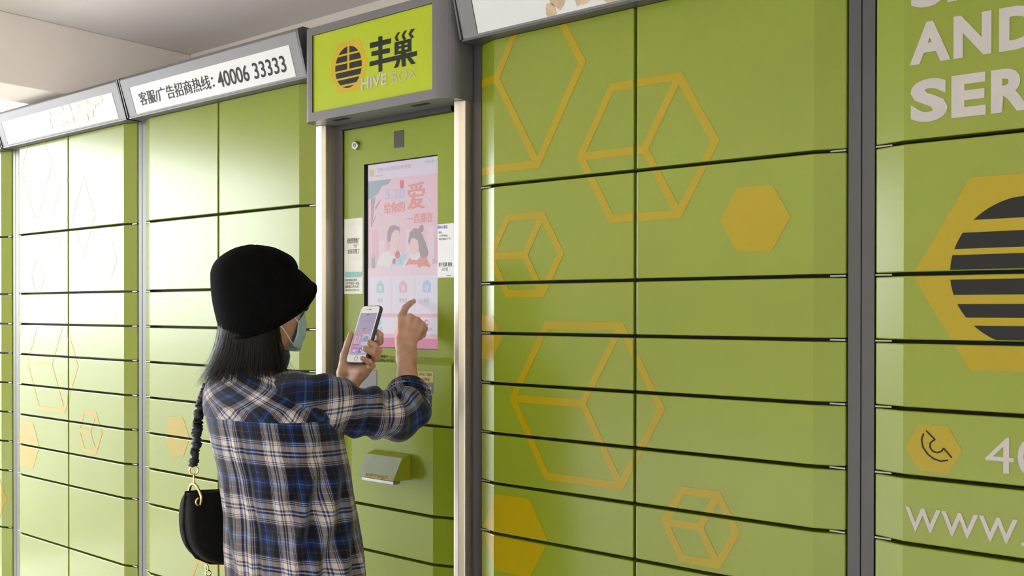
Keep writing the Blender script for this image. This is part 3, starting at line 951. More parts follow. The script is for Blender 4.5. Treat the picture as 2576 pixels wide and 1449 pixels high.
def plaid_mat(name):
    """woven check: warp and weft colour stripes mixed half and half, read from the cloth's own UVs"""
    mt, nt, b = nodes_of(name)
    uv = nt.nodes.new('ShaderNodeUVMap'); uv.uv_map = 'UVMap'
    sep = nt.nodes.new('ShaderNodeSeparateXYZ')
    nt.links.new(uv.outputs['UV'], sep.inputs['Vector'])
    CR, NV, BL, GL = (0.66, 0.60, 0.55), (0.012, 0.022, 0.072), (0.04, 0.12, 0.30), (0.20, 0.36, 0.48)
    LB = (0.05, 0.12, 0.30)
    MU = (0.22, 0.20, 0.18)
    stops = [(0, CR), (.014, LB), (.050, CR), (.140, LB), (.154, CR), (.170, LB), (.184, CR), (.200, LB), (.214, MU), (.226, NV), (.335, MU), (.344, NV),
             (.43, BL), (.492, GL), (.506, BL), (.57, NV), (.655, MU), (.664, NV), (.775, MU), (.786, LB), (.800, CR), (.816, LB), (.830, CR), (.846, LB), (.860, CR),
             (.950, LB), (.986, CR)]
    def ramp(sock):
        fr = nt.nodes.new('ShaderNodeMath'); fr.operation = 'FRACT'
        nt.links.new(sock, fr.inputs[0])
        r = nt.nodes.new('ShaderNodeValToRGB'); r.color_ramp.interpolation = 'CONSTANT'
        el = r.color_ramp.elements
        el[0].position = 0; el[0].color = (*stops[0][1], 1)
        el[1].position = stops[1][0]; el[1].color = (*stops[1][1], 1)
        for p, c in stops[2:]:
            e = el.new(p); e.color = (*c, 1)
        nt.links.new(fr.outputs[0], r.inputs['Fac'])
        return r.outputs['Color']
    mx = nt.nodes.new('ShaderNodeMix'); mx.data_type = 'RGBA'
    mx.inputs[0].default_value = .5
    nt.links.new(ramp(sep.outputs['X']), mx.inputs[6]); nt.links.new(ramp(sep.outputs['Y']), mx.inputs[7])
    tc = nt.nodes.new('ShaderNodeTexCoord')
    n = nt.nodes.new('ShaderNodeTexNoise'); n.inputs['Scale'].default_value = 30; n.inputs['Detail'].default_value = 5
    nt.links.new(tc.outputs['Object'], n.inputs['Vector'])
    gm = nt.nodes.new('ShaderNodeGamma'); gm.inputs[1].default_value = 1.85; nt.links.new(mx.outputs[2], gm.inputs[0])
    hs = nt.nodes.new('ShaderNodeHueSaturation')
    mr = nt.nodes.new('ShaderNodeMapRange'); mr.inputs['To Min'].default_value = .85; mr.inputs['To Max'].default_value = 1.15
    nt.links.new(n.outputs['Fac'], mr.inputs['Value']); nt.links.new(mr.outputs[0], hs.inputs['Value'])
    nt.links.new(gm.outputs[0], hs.inputs['Color'])
    nt.links.new(hs.outputs['Color'], b.inputs['Base Color'])
    b.inputs['Roughness'].default_value = .85
    b.inputs['Specular IOR Level'].default_value = .2
    b.inputs['Sheen Weight'].default_value = .15
    n2 = nt.nodes.new('ShaderNodeTexNoise'); n2.inputs['Scale'].default_value = 55; n2.inputs['Detail'].default_value = 5
    nt.links.new(tc.outputs['Object'], n2.inputs['Vector'])
    bp = nt.nodes.new('ShaderNodeBump'); bp.inputs['Strength'].default_value = .35; bp.inputs['Distance'].default_value = .003
    nt.links.new(n2.outputs['Fac'], bp.inputs['Height']); nt.links.new(bp.outputs['Normal'], b.inputs['Normal'])
    return mt
M['plaid'] = plaid_mat('blue_plaid_cotton')
M.update(
    knit=mat('black_knit', (0.0022, 0.0022, 0.0025), 0.95, spec=0.06, var=0.4, scale=200, bump=0.5, bscale=420),
    hair=mat('dark_brown_hair', (0.007, 0.005, 0.005), 0.5, spec=0.22, var=0.5, scale=80, stretch=(60, 60, 1)),
    trouser=mat('black_trouser_cloth', (0.012, 0.012, 0.016), 0.9, var=0.15, bump=0.2),
    shoe=mat('black_shoe_leather', (0.015, 0.014, 0.014), 0.45, var=0.1),
    masklight=mat('pale_blue_mask_fabric', (0.34, 0.52, 0.56), 0.75, var=0.05, scale=60, bump=0.25, bscale=240),
    loop=mat('white_elastic', (0.65, 0.65, 0.62), 0.8, var=0.03),
    lens=mat('brown_tinted_lens', (0.10, 0.055, 0.015), 0.1, spec=0.6, var=0.05),
    rim=mat('gold_wire_rim', (0.5, 0.36, 0.14), 0.25, metal=1.0, var=0.05),
    eyewhite=mat('eye_white', (0.7, 0.68, 0.65), 0.25, var=0.02),
    iris=mat('dark_iris', (0.02, 0.012, 0.008), 0.15, var=0.1),
    nail=mat('pink_nail', (0.58, 0.33, 0.27), 0.3, var=0.03),
    bagcloth=mat('black_suede', (0.0045, 0.0045, 0.005), 0.8, spec=0.25, var=0.3, scale=90, bump=0.2, bscale=300),
    strap=mat('black_crinkled_satin', (0.005, 0.005, 0.009), 0.5, spec=0.4, var=0.3, scale=90),
    gold=mat('pale_gold_metal', (0.72, 0.55, 0.27), 0.22, metal=1.0, var=0.05),
    phonewhite=mat('white_phone_glass', (0.66, 0.66, 0.68), 0.12, spec=0.5, var=0.02),
    phonecase=mat('slate_phone_case', (0.045, 0.05, 0.085), 0.5, var=0.06),
    phonedark=mat('dark_phone_hole', (0.01, 0.01, 0.012), 0.2, var=0.05),
)

# ------------------------------------------------------------------ pose (metres, world)
HC = Vector((-0.681, -0.42, 1.46))          # middle of the head
SH_R, EL_R, WR_R = (-0.535, -0.395, 1.262), (-0.474, -0.172, 1.213), (-0.5993, -0.0526, 1.3651)
SH_L, EL_L = (-0.778, -0.385, 1.256), (-0.825, -0.240, 1.075)
V3 = lambda *a: np.array(a, float)

# right hand: index finger stretched to the screen, the others curled in
RH = dict(itip=(-0.6521, 0.0265, 1.4737), idip=(-0.6483, 0.0087, 1.4677), ipip=(-0.6438, -0.0108, 1.4579), imcp=(-0.632, -0.0374, 1.4329),
          mmcp=(-0.6142, -0.0257, 1.434), mpip=(-0.6291, 0.0059, 1.4289), mmid=(-0.6356, 0.0083, 1.4054), mtip=(-0.6272, -0.0056, 1.3921),
          rmcp=(-0.6021, -0.0135, 1.4263), rpip=(-0.6162, 0.0150, 1.4192), rmid=(-0.622, 0.0150, 1.3957), rtip=(-0.6169, -0.0025, 1.3865),
          pmcp=(-0.5952, -0.0028, 1.4157), ppip=(-0.6046, 0.0177, 1.4076), pmid=(-0.6097, 0.0161, 1.390), ptip=(-0.608, -0.0005, 1.3827),
          tcmc=(-0.6182, -0.0524, 1.378), tmcp=(-0.6387, -0.0369, 1.3983), tip=(-0.6492, -0.017, 1.4152))
K = 0.003
kc = 0.010
def C(a, b, ra, rb, k=K, sq=None): return ('c', a, b, ra, rb, k) if sq is None else ('c', a, b, ra, rb, k, sq)
w0 = np.array(WR_R)
el = np.array(EL_R)
backn = np.array([0.70, -0.62, 0.15])       # back of the right hand
wside = np.array([0.74, 0.66, 0.0]); wside /= np.linalg.norm(wside)
wr = lambda s: tuple(w0 + wside * s)
rh = []
rh += [C(tuple(el + np.array([-.010, -.004, .010])), tuple(el + (w0 - el) * .35), .024, .0295, .012), C(tuple(el + (w0 - el) * .35), tuple(w0 + (el - w0) * .12), .0290, .0195, .012)]
for s in (-.009, .009): rh.append(C(tuple(w0 + (el - w0) * .18 + wside * s), wr(s * 1.1), .0165, .0150, .008))
for nm, s, ra, rb in (('imcp', -.012, .0122, .0102), ('mmcp', -.004, .0122, .0106), ('rmcp', .004, .0118, .0100), ('pmcp', .010, .0112, .0092)):
    rh.append(C(wr(s), RH[nm], ra, rb, .0045))
rh += [C(RH['imcp'], RH['ipip'], .0104, .0086), C(RH['ipip'], RH['idip'], .0085, .0074), C(RH['idip'], RH['itip'], .0073, .0060)]
for f, r in (('m', .0096), ('r', .0090), ('p', .0078)):
    rh += [C(RH[f + 'mcp'], RH[f + 'pip'], r, r * .9, .0025), C(RH[f + 'pip'], RH[f + 'mid'], r * .88, r * .78, .002), C(RH[f + 'mid'], RH[f + 'tip'], r * .76, r * .66, .002)]
rh += [C(wr(-.010), RH['tcmc'], .0125, .0128, .008), C(RH['tcmc'], RH['tmcp'], .0130, .0104, .006), C(RH['tmcp'], RH['tip'], .0105, .0082, .003)]
RHV, RHQ = implicit(rh, 0.0021, 2)

# phone frame and left hand holding it
PC = V3(-0.641, -0.150, 1.396)
PW = V3(0.9985, -0.05, 0.02); PL = V3(0.018, 0.365, 0.931)
PW /= np.linalg.norm(PW); PL -= PW * (PL @ PW); PL /= np.linalg.norm(PL); PN = np.cross(PW, PL)    # PN points to her face
if PN[1] > 0: PN = -PN
ph = lambda u, v, n: tuple(PC + PW * u + PL * v + PN * n)
WR_L = ph(-0.034, -0.127, -0.022)
lh = []
wl = np.array(WR_L); ell_ = np.array(EL_L)
lh += [C(tuple(ell_), tuple(wl + (ell_ - wl) * .6), .034, .031, .012), C(tuple(wl + (ell_ - wl) * .6), tuple(wl + (ell_ - wl) * .12), .030, .0215, .012)]
for s in (-.008, .008): lh.append(C(tuple(wl + (ell_ - wl) * .15 + PW * s), tuple(wl + PW * s), .0185, .0170, .010))
LM = dict(i=(-.018, -.034, -.026), m=(0.000, -.043, -.028), r=(.014, -.058, -.026), p=(.022, -.076, -.022))
for f, s, r in (('i', -.012, .0130), ('m', -.003, .0135), ('r', .006, .0135), ('p', .012, .0135)):
    lh.append(C(tuple(wl + PW * s), ph(*LM[f]), r, .0112, .008))
fing = dict(i=[(.030, -.008, -.028), (.038, .004, -.017), (.030, .010, -.014)],
            m=[(.040, -.034, -.024), (.0455, -.0275, -.006), (.0395, -.0235, .0075)],
            r=[(.041, -.050, -.022), (.0460, -.0435, -.005), (.0325, -.0395, .0095)],
            p=[(.040, -.071, -.018), (.0440, -.0665, -.003), (.0325, -.0625, .0095)])
for f, r in (('i', .0092), ('m', .0096), ('r', .0092), ('p', .0082)):
    q = [LM[f]] + fing[f]
    for k in range(3):
        lh.append(C(ph(*q[k]), ph(*q[k + 1]), r * (1 - .08 * k), r * (.93 - .08 * k), .0022))
lh += [C(tuple(wl - PW * .010), ph(-.045, -.092, -.012), .0150, .0165, .010), C(ph(-.045, -.092, -.012), ph(-.0500, -.052, -.004), .0165, .0118, .007),
       C(ph(-.0500, -.052, -.004), ph(-.0455, -.024, .0005), .0110, .0094, .004), C(ph(-.0455, -.024, .0005), ph(-.0415, -.002, .004), .0092, .0068, .003)]
lh += [C(ph(-.030, -.085, -.016), ph(.010, -.088, -.018), .014, .013, .010)]
LHV, LHQ = implicit(lh, 0.0021, 2)

# head, neck
hl = lambda x, y, z_: (HC.x + x, HC.y + y, HC.z + z_)
hd = [('e', hl(0, .000, .036), (.071, .080, .076), .01), ('e', hl(0, .030, -.010), (.062, .062, .075), .02), C(hl(-.022, .040, -.062), hl(.022, .040, -.062), .030, .030, .02),
      C(hl(0, .060, -.080), hl(0, .066, -.074), .021, .018, .015), C(hl(0, .090, .010), hl(0, .103, -.022), .008, .011, .010), C(hl(-.012, .092, -.026), hl(.012, .092, -.026), .007, .007, .006),
      C(hl(-.020, .086, -.052), hl(.020, .086, -.052), .008, .008, .008), C(hl(-.045, .058, .020), hl(-.015, .080, .026), .012, .010, .012), C(hl(.045, .058, .020), hl(.015, .080, .026), .012, .010, .012),
      C(hl(.045, .048, -.020), hl(.035, .055, -.030), .024, .022, .02), C(hl(-.045, .048, -.020), hl(-.035, .055, -.030), .024, .022, .02),
      C(hl(0, -.018, -.05), hl(0.004, -.022, -.20), .052, .056, .03)]
for s in (-1, 1):
    hd += [('e', hl(s * .077, -.012, -.006), (.010, .020, .031), .006)]
    hd += [('x', hl(s * .031, .099, .010), (.017, .014, .010), .006)]
HV, HQ = implicit(hd, 0.003, 2)

# trunk, upper arms and legs inside the clothes
tr = [('e', (-.655, -.412, 1.21), (.135, .085, .085), .05), ('e', (-.635, -.395, 1.10), (.118, .085, .15), .05), ('e', (-.610, -.37, .90), (.135, .098, .13), .05),
      C((-.676, -.44, 1.26), (-.676, -.44, 1.31), .055, .052, .03), C((-.56, -.40, 1.258), SH_R, .045, .040, .03), C((-.76, -.39, 1.255), SH_L, .042, .038, .03),
      C(SH_R, (-.484, -.180, 1.222), .040, .026, .02), C(SH_L, EL_L, .040, .033, .02)]
for s in (-1, 1):
    x = -.606 + s * .075
    tr += [C((x, -.37, .84), (x, -.355, .46), .078, .050, .03), C((x, -.355, .46), (x, -.375, .09), .047, .032, .02), C((x, -.385, .05), (x + s * .012, -.24, .03), .030, .024, .02)]
TV, TQ = implicit(tr, 0.008, 2)
person = mesh_np('person', [(TV, TQ), (HV, HQ), (RHV, RHQ), (LHV, LHQ)], 'skin')
tag(person, 'woman in black bucket hat and blue plaid shirt touching the screen, phone in other hand', 'person')

# nails
nl = MB()
def nail(tip, base, back, w, l):
    t = Vector(tip); d = (Vector(tip) - Vector(base)).normalized(); n_ = Vector(back); n_ = (n_ - d * n_.dot(d)).normalized(); s_ = d.cross(n_)
    g = []
    for i in range(4):
        for j in range(5):
            a = (j / 4 - .5) * 2
            g.append(t + d * (l * (i / 3 - .72)) + s_ * (w * a * (1 - .25 * (i == 3))) + n_ * (.0066 - .0024 * a * a))
    nl.add(g, [(i * 5 + j, i * 5 + j + 1, (i + 1) * 5 + j + 1, (i + 1) * 5 + j) for i in range(3) for j in range(4)])
nail(RH['itip'], RH['idip'], (0.25, -.62, .75), .0046, .010)
nail(ph(-.0415, -.002, .004), ph(-.0455, -.024, .0005), tuple(-PW * .8 + PN * .5), .0050, .011)
nl.build('finger_nails', 'nail', person, smooth=True)

# eyes
for s in (-1, 1):
    eb = MB()
    c0 = Vector(hl(s * .031, .080, .010))
    n1, n2_ = 14, 8
    for ring, (m_i, rr_, off) in enumerate(((0, .0115, 0), (1, .0058, .0068))):
        vs = []; fs_ = []
        for i in range(n2_ + 1):
            for j in range(n1):
                th = math.pi * i / n2_; p_ = 2 * math.pi * j / n1
                vs.append(c0 + Vector((rr_ * math.sin(th) * math.cos(p_), off + rr_ * math.cos(th), rr_ * math.sin(th) * math.sin(p_))))
        for i in range(n2_):
            for j in range(n1):
                fs_.append((i * n1 + j, i * n1 + (j + 1) % n1, (i + 1) * n1 + (j + 1) % n1, (i + 1) * n1 + j))
        eb.add(vs, fs_, m_i)
    eb.build('eye', ['eyewhite', 'iris'], person, smooth=True)

# ------------------------------------------------------------------ clothes: lofted cloth
def interp(tab, z_):
    tab = sorted(tab)
    zs = [t[0] for t in tab]
    if z_ <= zs[0]: return tab[0][1:]
    if z_ >= zs[-1]: return tab[-1][1:]
    for i in range(len(tab) - 1):
        if zs[i] <= z_ <= zs[i + 1]:
            t = (z_ - zs[i]) / (zs[i + 1] - zs[i]); t = t * t * (3 - 2 * t) * .5 + t * .5
            return tuple(a + (b - a) * t for a, b in zip(tab[i][1:], tab[i + 1][1:]))

#        z     cx      cy     a     b
TORSO = [(.72, -.612, -.365, .172, .128), (.80, -.612, -.367, .168, .123), (.90, -.612, -.371, .161, .117), (1.00, -.615, -.380, .153, .113), (1.10, -.621, -.392, .153, .113),
         (1.18, -.636, -.402, .158, .112), (1.225, -.646, -.408, .161, .108), (1.255, -.654, -.412, .161, .101), (1.275, -.662, -.415, .155, .093), (1.293, -.669, -.419, .138, .083),
         (1.308, -.675, -.423, .108, .073), (1.320, -.679, -.428, .080, .066), (1.333, -.681, -.430, .066, .061), (1.350, -.681, -.428, .063, .060)]
YOKE_Z = 1.232
PER = 0.118
def torso_pt(th, z_):
    cx, cy, a, b = interp(TORSO, z_)
    c, s = math.cos(th), math.sin(th)
    e = 2 / 2.35
    x = a * math.copysign(abs(c) ** e, c); y = b * math.copysign(abs(s) ** e, s)
    # th: 0 = her right (+x), -90 deg = back (-y)
    low = min(1, max(0, (1.20 - z_) / .25))
    back = max(0, -s)
    f = 0.0
    f += .0035 * low * math.sin(11 * th + 1.0 + 2 * z_) * (1 - .4 * back)
    f += .0045 * min(1, max(0, (YOKE_Z - z_) / .05)) * math.exp(-((th + math.pi / 2 - .05) / .16) ** 2) * math.cos((th + math.pi / 2 - .05) * 34)
    drag = math.sin((z_ - .35 * th) * 42 + .7 * math.sin(3 * th))
    side = math.exp(-((th + .35) / .55) ** 2)
    f += .0115 * side * min(1, max(0, (1.17 - z_) / .08)) * drag
    sh = lambda q: (1 - abs(((q / math.pi) % 2) - 1) * 2) 
    f += .0055 * low * sh(7 * th + 9 * z_ + 2.2 * noise.noise(Vector((th, z_ * 3, 0))))
    f += .0060 * math.exp(-((z_ - 1.17 - .10 * (th + .4)) / .018) ** 2) * math.exp(-((th + .55) / .5) ** 2)
    f -= .0060 * math.exp(-((z_ - 1.13 - .16 * (th + .4)) / .020) ** 2) * math.exp(-((th + .45) / .5) ** 2)
    f += .005 * low * noise.noise(Vector((3.2 * th, z_ * 9, 1.7)))
    f += .006 * noise.noise(Vector((1.3 * th, z_ * 5, 6.1)))
    r = math.hypot(x, y) or 1e-6
    return Vector((cx + x * (1 + f / r), cy + y * (1 + f / r), z_))

def loft_grid(name, fn, us, vs_, uvfn, mt, parent, closed=True, thick=0.0022):
    mb = MB()
    nu, nv = len(us), len(vs_)
    pts = [fn(u, v) for v in vs_ for u in us]
    fs_, uvs = [], []
    for j in range(nv - 1):
        for i in range(nu - (0 if closed else 1)):
            i2 = (i + 1) % nu
            u2_ = us[i2] if i2 > i else us[i] + (us[1] - us[0])
            fs_.append((j * nu + i, j * nu + i2, (j + 1) * nu + i2, (j + 1) * nu + i))
            uvs.append([uvfn(us[i], vs_[j]), uvfn(u2_, vs_[j]), uvfn(u2_, vs_[j + 1]), uvfn(us[i], vs_[j + 1])])
    mb.add(pts, fs_, 0, uvs)
    o = mb.build(name, mt, None, smooth=True)
    o.parent = parent
    s = o.modifiers.new('cloth_thickness', 'SOLIDIFY'); s.thickness = thick; s.offset = -1
    return o

NT = 200
ths = [-math.pi + 2 * math.pi * k / NT for k in range(NT)]
zs = list(np.linspace(.74, YOKE_Z + .001, 84))
loft_grid('shirt', torso_pt, ths, zs, lambda t, z_: (t * .168 / PER + .30, z_ / PER + .16 + .06 * math.sin(t)), 'plaid', person)
zy = list(np.linspace(YOKE_Z - .004, 1.333, 40))
def yoke_pt(t, z_):
    p = torso_pt(t, z_); cx, cy, a, b = interp(TORSO, z_)
    o = .0022 if z_ < YOKE_Z + .02 else .001
    v = Vector((p.x - cx, p.y - cy, 0)); v.normalize()
    return p + v * o
def yoke_uv(t, z_):
    x = t * .160; y = z_ * 1.0 + (0 if z_ < 1.25 else (z_ - 1.25) * 1.4)
    return ((x + y) * .7071 / PER * 1.02, (y - x) * .7071 / PER * 1.02)
loft_grid('shirt_yoke', yoke_pt, ths, zy, yoke_uv, 'plaid', person)
# collar, folded over
def collar_pt(t, v):
    a = .064 + .010 * math.sin(v * math.pi) + .006 * v
    zz = 1.328 + (.034 * v / .5 if v < .5 else .034 - .036 * (v - .5) / .5)
    return Vector((-.681 + a * math.cos(t), -.429 + (a - .003) * math.sin(t), zz))
loft_grid('shirt_collar', collar_pt, ths[::3], list(np.linspace(0, 1, 9)), lambda t, v: (t * .065 / PER, v * .07 / PER), 'plaid', person)

def bez_path(pts, n):
    """Catmull-Rom through pts"""
    P = [Vector(p) for p in pts]
    P = [P[0] * 2 - P[1]] + P + [P[-1] * 2 - P[-2]]
    out = []
    for i in range(1, len(P) - 2):
        for k in range(n):
            t = k / n
            a, b, c_, d = P[i - 1], P[i], P[i + 1], P[i + 2]
            out.append(.5 * ((2 * b) + (c_ - a) * t + (2 * a - 5 * b + 4 * c_ - d) * t * t + (3 * b - a - 3 * c_ + d) * t ** 3))
    out.append(P[-2])
    return out

def sleeve(name, pts, rads, seed, mt='plaid', n=16, sides=56, fold=.0045, roll=0.0, uv0=0.0, bend=None):
    path = bez_path(pts, n)
    L = [0]
    for a, b in zip(path, path[1:]): L.append(L[-1] + (b - a).length)
    tot = L[-1]
    tang = [(path[min(i + 1, len(path) - 1)] - path[max(i - 1, 0)]).normalized() for i in range(len(path))]
    nrm = Vector((0, 0, 1)); nrm = (nrm - tang[0] * nrm.dot(tang[0])).normalized()
    rk = [k / (len(rads) - 1) for k in range(len(rads))]
    rows = []
    for i, p in enumerate(path):
        nrm = (nrm - tang[i] * nrm.dot(tang[i])).normalized(); bn = tang[i].cross(nrm)
        s = L[i] / tot
        r0 = float(np.interp(s, np.linspace(0, 1, len(rads)), rads))
        row = []
        for k in range(sides):
            a = 2 * math.pi * k / sides + roll
            f = fold * noise.noise(Vector((math.cos(a) * 1.4 + seed, math.sin(a) * 1.4, s * 7)))
            f += fold * .7 * math.sin(s * 46 + 2.2 * math.sin(a + seed)) * (.35 + .65 * math.exp(-((s - (bend or .6)) / .16) ** 2))
            f += fold * .5 * math.sin(s * 21 + 3 * a + seed)
            f *= min(1, (1 - s) * 8 + .2) * min(1, s * 6 + .1)
            row.append(p + (nrm * math.cos(a) + bn * math.sin(a)) * (r0 + f))
        rows.append(row)
    mb = MB(); fs_, uvs = [], []
    circ = 2 * math.pi * .054 / PER
    nr = len(rows)
    for j in range(nr - 1):
        for k in range(sides):
            k2 = (k + 1) % sides
            fs_.append((j * sides + k, j * sides + k2, (j + 1) * sides + k2, (j + 1) * sides + k))
            def uvq(jj, kk): return (kk / sides * circ + uv0 + .25 * L[jj] / PER, L[jj] / PER * 1.0 + uv0 * .5)
            uvs.append([uvq(j, k), uvq(j, k + 1), uvq(j + 1, k + 1), uvq(j + 1, k)])
    mb.add([v for r in rows for v in r], fs_, 0, uvs)
    o = mb.build(name, mt, None, smooth=True)
    o.parent = person
    s = o.modifiers.new('cloth_thickness', 'SOLIDIFY'); s.thickness = .0024; s.offset = -1
    return o
lerp3 = lambda a, b, t: tuple(x + (y - x) * t for x, y in zip(a, b))
cuff_r0, cuff_r1 = lerp3(EL_R, WR_R, .20), lerp3(EL_R, WR_R, .41)
sleeve('sleeve', [(-.606, -.425, 1.252), (-.556, -.398, 1.258), (-.515, -.300, 1.243), (-.488, -.208, 1.219), (-.484, -.168, 1.228), lerp3(EL_R, WR_R, .16), lerp3(EL_R, WR_R, .34)],
       [.068, .069, .0600, .0535, .0520, .0490, .0450], 1.3, bend=.66, fold=.0080)
sleeve('sleeve_cuff', [lerp3(EL_R, WR_R, .13), lerp3(EL_R, WR_R, .22), lerp3(EL_R, WR_R, .32), lerp3(EL_R, WR_R, .40)], [.0500, .0520, .0490, .0440], 4.1, uv0=.37, fold=.0035, bend=.4)
sleeve('sleeve', [(-.735, -.40, 1.256), SH_L, lerp3(SH_L, EL_L, .5), (-.826, -.255, 1.085), lerp3(EL_L, WR_L, .12), lerp3(EL_L, WR_L, .5), lerp3(EL_L, WR_L, .66)],
       [.050, .056, .053, .050, .050, .046, .043], 7.7, bend=.6)
sleeve('sleeve_cuff', [lerp3(EL_L, WR_L, .50), lerp3(EL_L, WR_L, .60), lerp3(EL_L, WR_L, .72)], [.047, .048, .043], 2.1, uv0=.2, fold=.003)

# trousers and shoes
pr = [('e', (-.604, -.37, .86), (.150, .110, .12), .04)]
for s in (-1, 1):
    x = -.604 + s * .078
    pr += [C((x, -.37, .84), (x, -.355, .46), .092, .068, .03), C((x, -.355, .46), (x, -.372, .10), .066, .056, .02)]
mesh_np('trousers', [implicit(pr, .008, 2)], 'trouser', person)
for s in (-1, 1):
    x = -.606 + s * .075
    sp_ = [C((x, -.392, .040), (x, -.385, .085), .040, .038, .02), C((x, -.40, .036), (x + s * .010, -.215, .030), .037, .031, .02), C((x + s * .004, -.29, .034), (x + s * .010, -.22, .030), .042, .036, .02)]
    def flat(V): V[:, 2] = np.maximum(V[:, 2], .001); return V
    mesh_np('shoe', [implicit(sp_, .005, 2, flat)], 'shoe', person)

# ------------------------------------------------------------------ hair
def hair_prof(th, v):
    """th: angle round the head (0 = her right, -90 back, 90 front); v 0 top .. 1 tips"""
    zt, zb = 1.520, 1.312 + .012 * math.cos(th) * (1 if math.cos(th) > 0 else .6) 
    z_ = zt + (zb - zt) * v
    a = .068 + .020 * v ** 4
    b = .063 + .034 * v ** 4
    sag = -.004 * v
    return Vector((HC.x + a * math.cos(th), HC.y - .008 + sag + b * math.sin(th), z_))
hb = MB()
TH0, TH1 = math.radians(-186), math.radians(6)
nA, nB = 60, 16
pts = []
for j in range(nB + 1):
    v = j / nB * .97
    for i in range(nA + 1):
        th = TH0 + (TH1 - TH0) * i / nA
        p = hair_prof(th, v)
        p += Vector((math.cos(th), math.sin(th), 0)) * (.003 * math.sin(th * 37 + 2 * math.sin(v * 5)) - .004)
        if j == nB: p.z += .008 * noise.noise(Vector((th * 9, 1, 3)))
        pts.append(p)
hb.add(pts, [(j * (nA + 1) + i, (j + 1) * (nA + 1) + i, (j + 1) * (nA + 1) + i + 1, j * (nA + 1) + i + 1) for j in range(nB) for i in range(nA)])
random.seed(21)
for k in range(1500):
    th = random.uniform(TH0 - .06, TH1 + .10)
    v0, v1 = random.uniform(0, .25), random.uniform(.90, 1.06) + (.05 * random.random() ** 4)
    lift = random.uniform(-.002, .004); drift = random.gauss(0, .05); fl = random.gauss(.004, .006)
    if random.random() < .05: fl += random.uniform(.004, .020); v1 += .02
    w = random.uniform(.0006, .0016)
    prev = None; vs_, fs_ = [], []
    nS = 7
    for j in range(nS):
        t = j / (nS - 1); v = v0 + (v1 - v0) * t
        tt_ = th + drift * t * t
        p = hair_prof(tt_, min(v, 1.12)) + Vector((math.cos(tt_), math.sin(tt_), 0)) * (lift + fl * t ** 3)
        side = Vector((-math.sin(tt_), math.cos(tt_), 0)) * (w * (1 - .75 * t * t))
        vs_ += [p - side, p + side]
        if j: fs_.append((2 * j - 2, 2 * j - 1, 2 * j + 1, 2 * j))
    hb.add(vs_, fs_)
tag(hb.build('hair', 'hair', person, smooth=True), 'dark shoulder-length bob')

# ------------------------------------------------------------------ hat
def hat_pt(th, t):
    c, s = math.cos(th), math.sin(th)
    yb = .024 + .100 * s; xb = .010 + .096 * c
    zb = 1.430 + .56 * yb + .9 * yb * yb
    xc_, yc_ = .090 * c, (-.002 + .088 * s if s > 0 else -.002 + .093 * s)
    zc = 1.534 + .10 * yc_
    apex = Vector((0, -.004, 1.590))
    if t < .5:
        a = t / .5 * math.pi / 2
        q = math.sin(a); zz = zc + (apex.z - zc) * math.cos(a) ** 1.05
        x, y = apex.x + (xc_ - apex.x) * q, apex.y + (yc_ - apex.y) * q
    else:
        k = (t - .5) / .5
        x = xc_ + (xb - xc_) * k + .006 * math.sin(math.pi * k) * c
        y = yc_ + (yb - yc_) * k + .005 * math.sin(math.pi * k) * s
        zz = zc + (zb - zc) * k
    w = 1 + .010 * noise.noise(Vector((c * 2, s * 2, t * 4)))
    return Vector((HC.x + x * w, HC.y + y * w, zz + .002 * noise.noise(Vector((c * 3, s * 3, t * 7)))))
ht_ = MB()
nA, nB = 72, 40
hp_ = [hat_pt(2 * math.pi * i / nA, j / nB) for j in range(1, nB + 1) for i in range(nA)] + [hat_pt(0, 0)]
fs_ = [(j * nA + i, (j + 1) * nA + i, (j + 1) * nA + (i + 1) % nA, j * nA + (i + 1) % nA) for j in range(nB - 1) for i in range(nA)]
fs_ += [(len(hp_) - 1, i, (i + 1) % nA) for i in range(nA)]
ht_.add(hp_, fs_)
hat = ht_.build('bucket_hat', 'knit', person, smooth=True)
sm = hat.modifiers.new('thick', 'SOLIDIFY'); sm.thickness = .006; sm.offset = -1
rm = MB()
rm.tube([hat_pt(2 * math.pi * i / nA, .998) for i in range(nA)], .0042, 8, closed=True)
rm.build('rolled_hat_brim', 'knit', hat, smooth=True)

# ------------------------------------------------------------------ face mask and glasses
def mask_pt(a, v):
    """a: -1..1 across the face, v 0 top .. 1 bottom"""
    ang = a * math.radians(54)
    r_ = .070 + .036 * math.cos(ang) ** 1.5 + .010 * math.cos(ang * 1.4) * math.sin(v * math.pi)
    y = .004 + r_ * math.cos(ang) + .004 * math.cos(ang) - .020 * max(0, v - .55) ** 1.0 * math.cos(ang)
    x = (.078 - .014 * v) * math.sin(ang) * 1.08
    top, bot = -.002 - .030 * abs(a) ** 1.6 + .010 * math.exp(-(a / .18) ** 2), -.100 + .016 * abs(a) ** 2
    z_ = top + (bot - top) * v
    pl = .0016 * math.sin(v * math.pi * 7) * (1 - abs(a) ** 3)
    return Vector(hl(x, y + pl, z_))
mk = MB()
nA, nB = 36, 28
mp_ = [mask_pt(-1 + 2 * i / nA, j / nB) for j in range(nB + 1) for i in range(nA + 1)]
mk.add(mp_, [(j * (nA + 1) + i, (j + 1) * (nA + 1) + i, (j + 1) * (nA + 1) + i + 1, j * (nA + 1) + i + 1) for j in range(nB) for i in range(nA)])
mask = mk.build('face_mask', 'masklight', person, smooth=True)
sm = mask.modifiers.new('thick', 'SOLIDIFY'); sm.thickness = .0015; sm.offset = 0
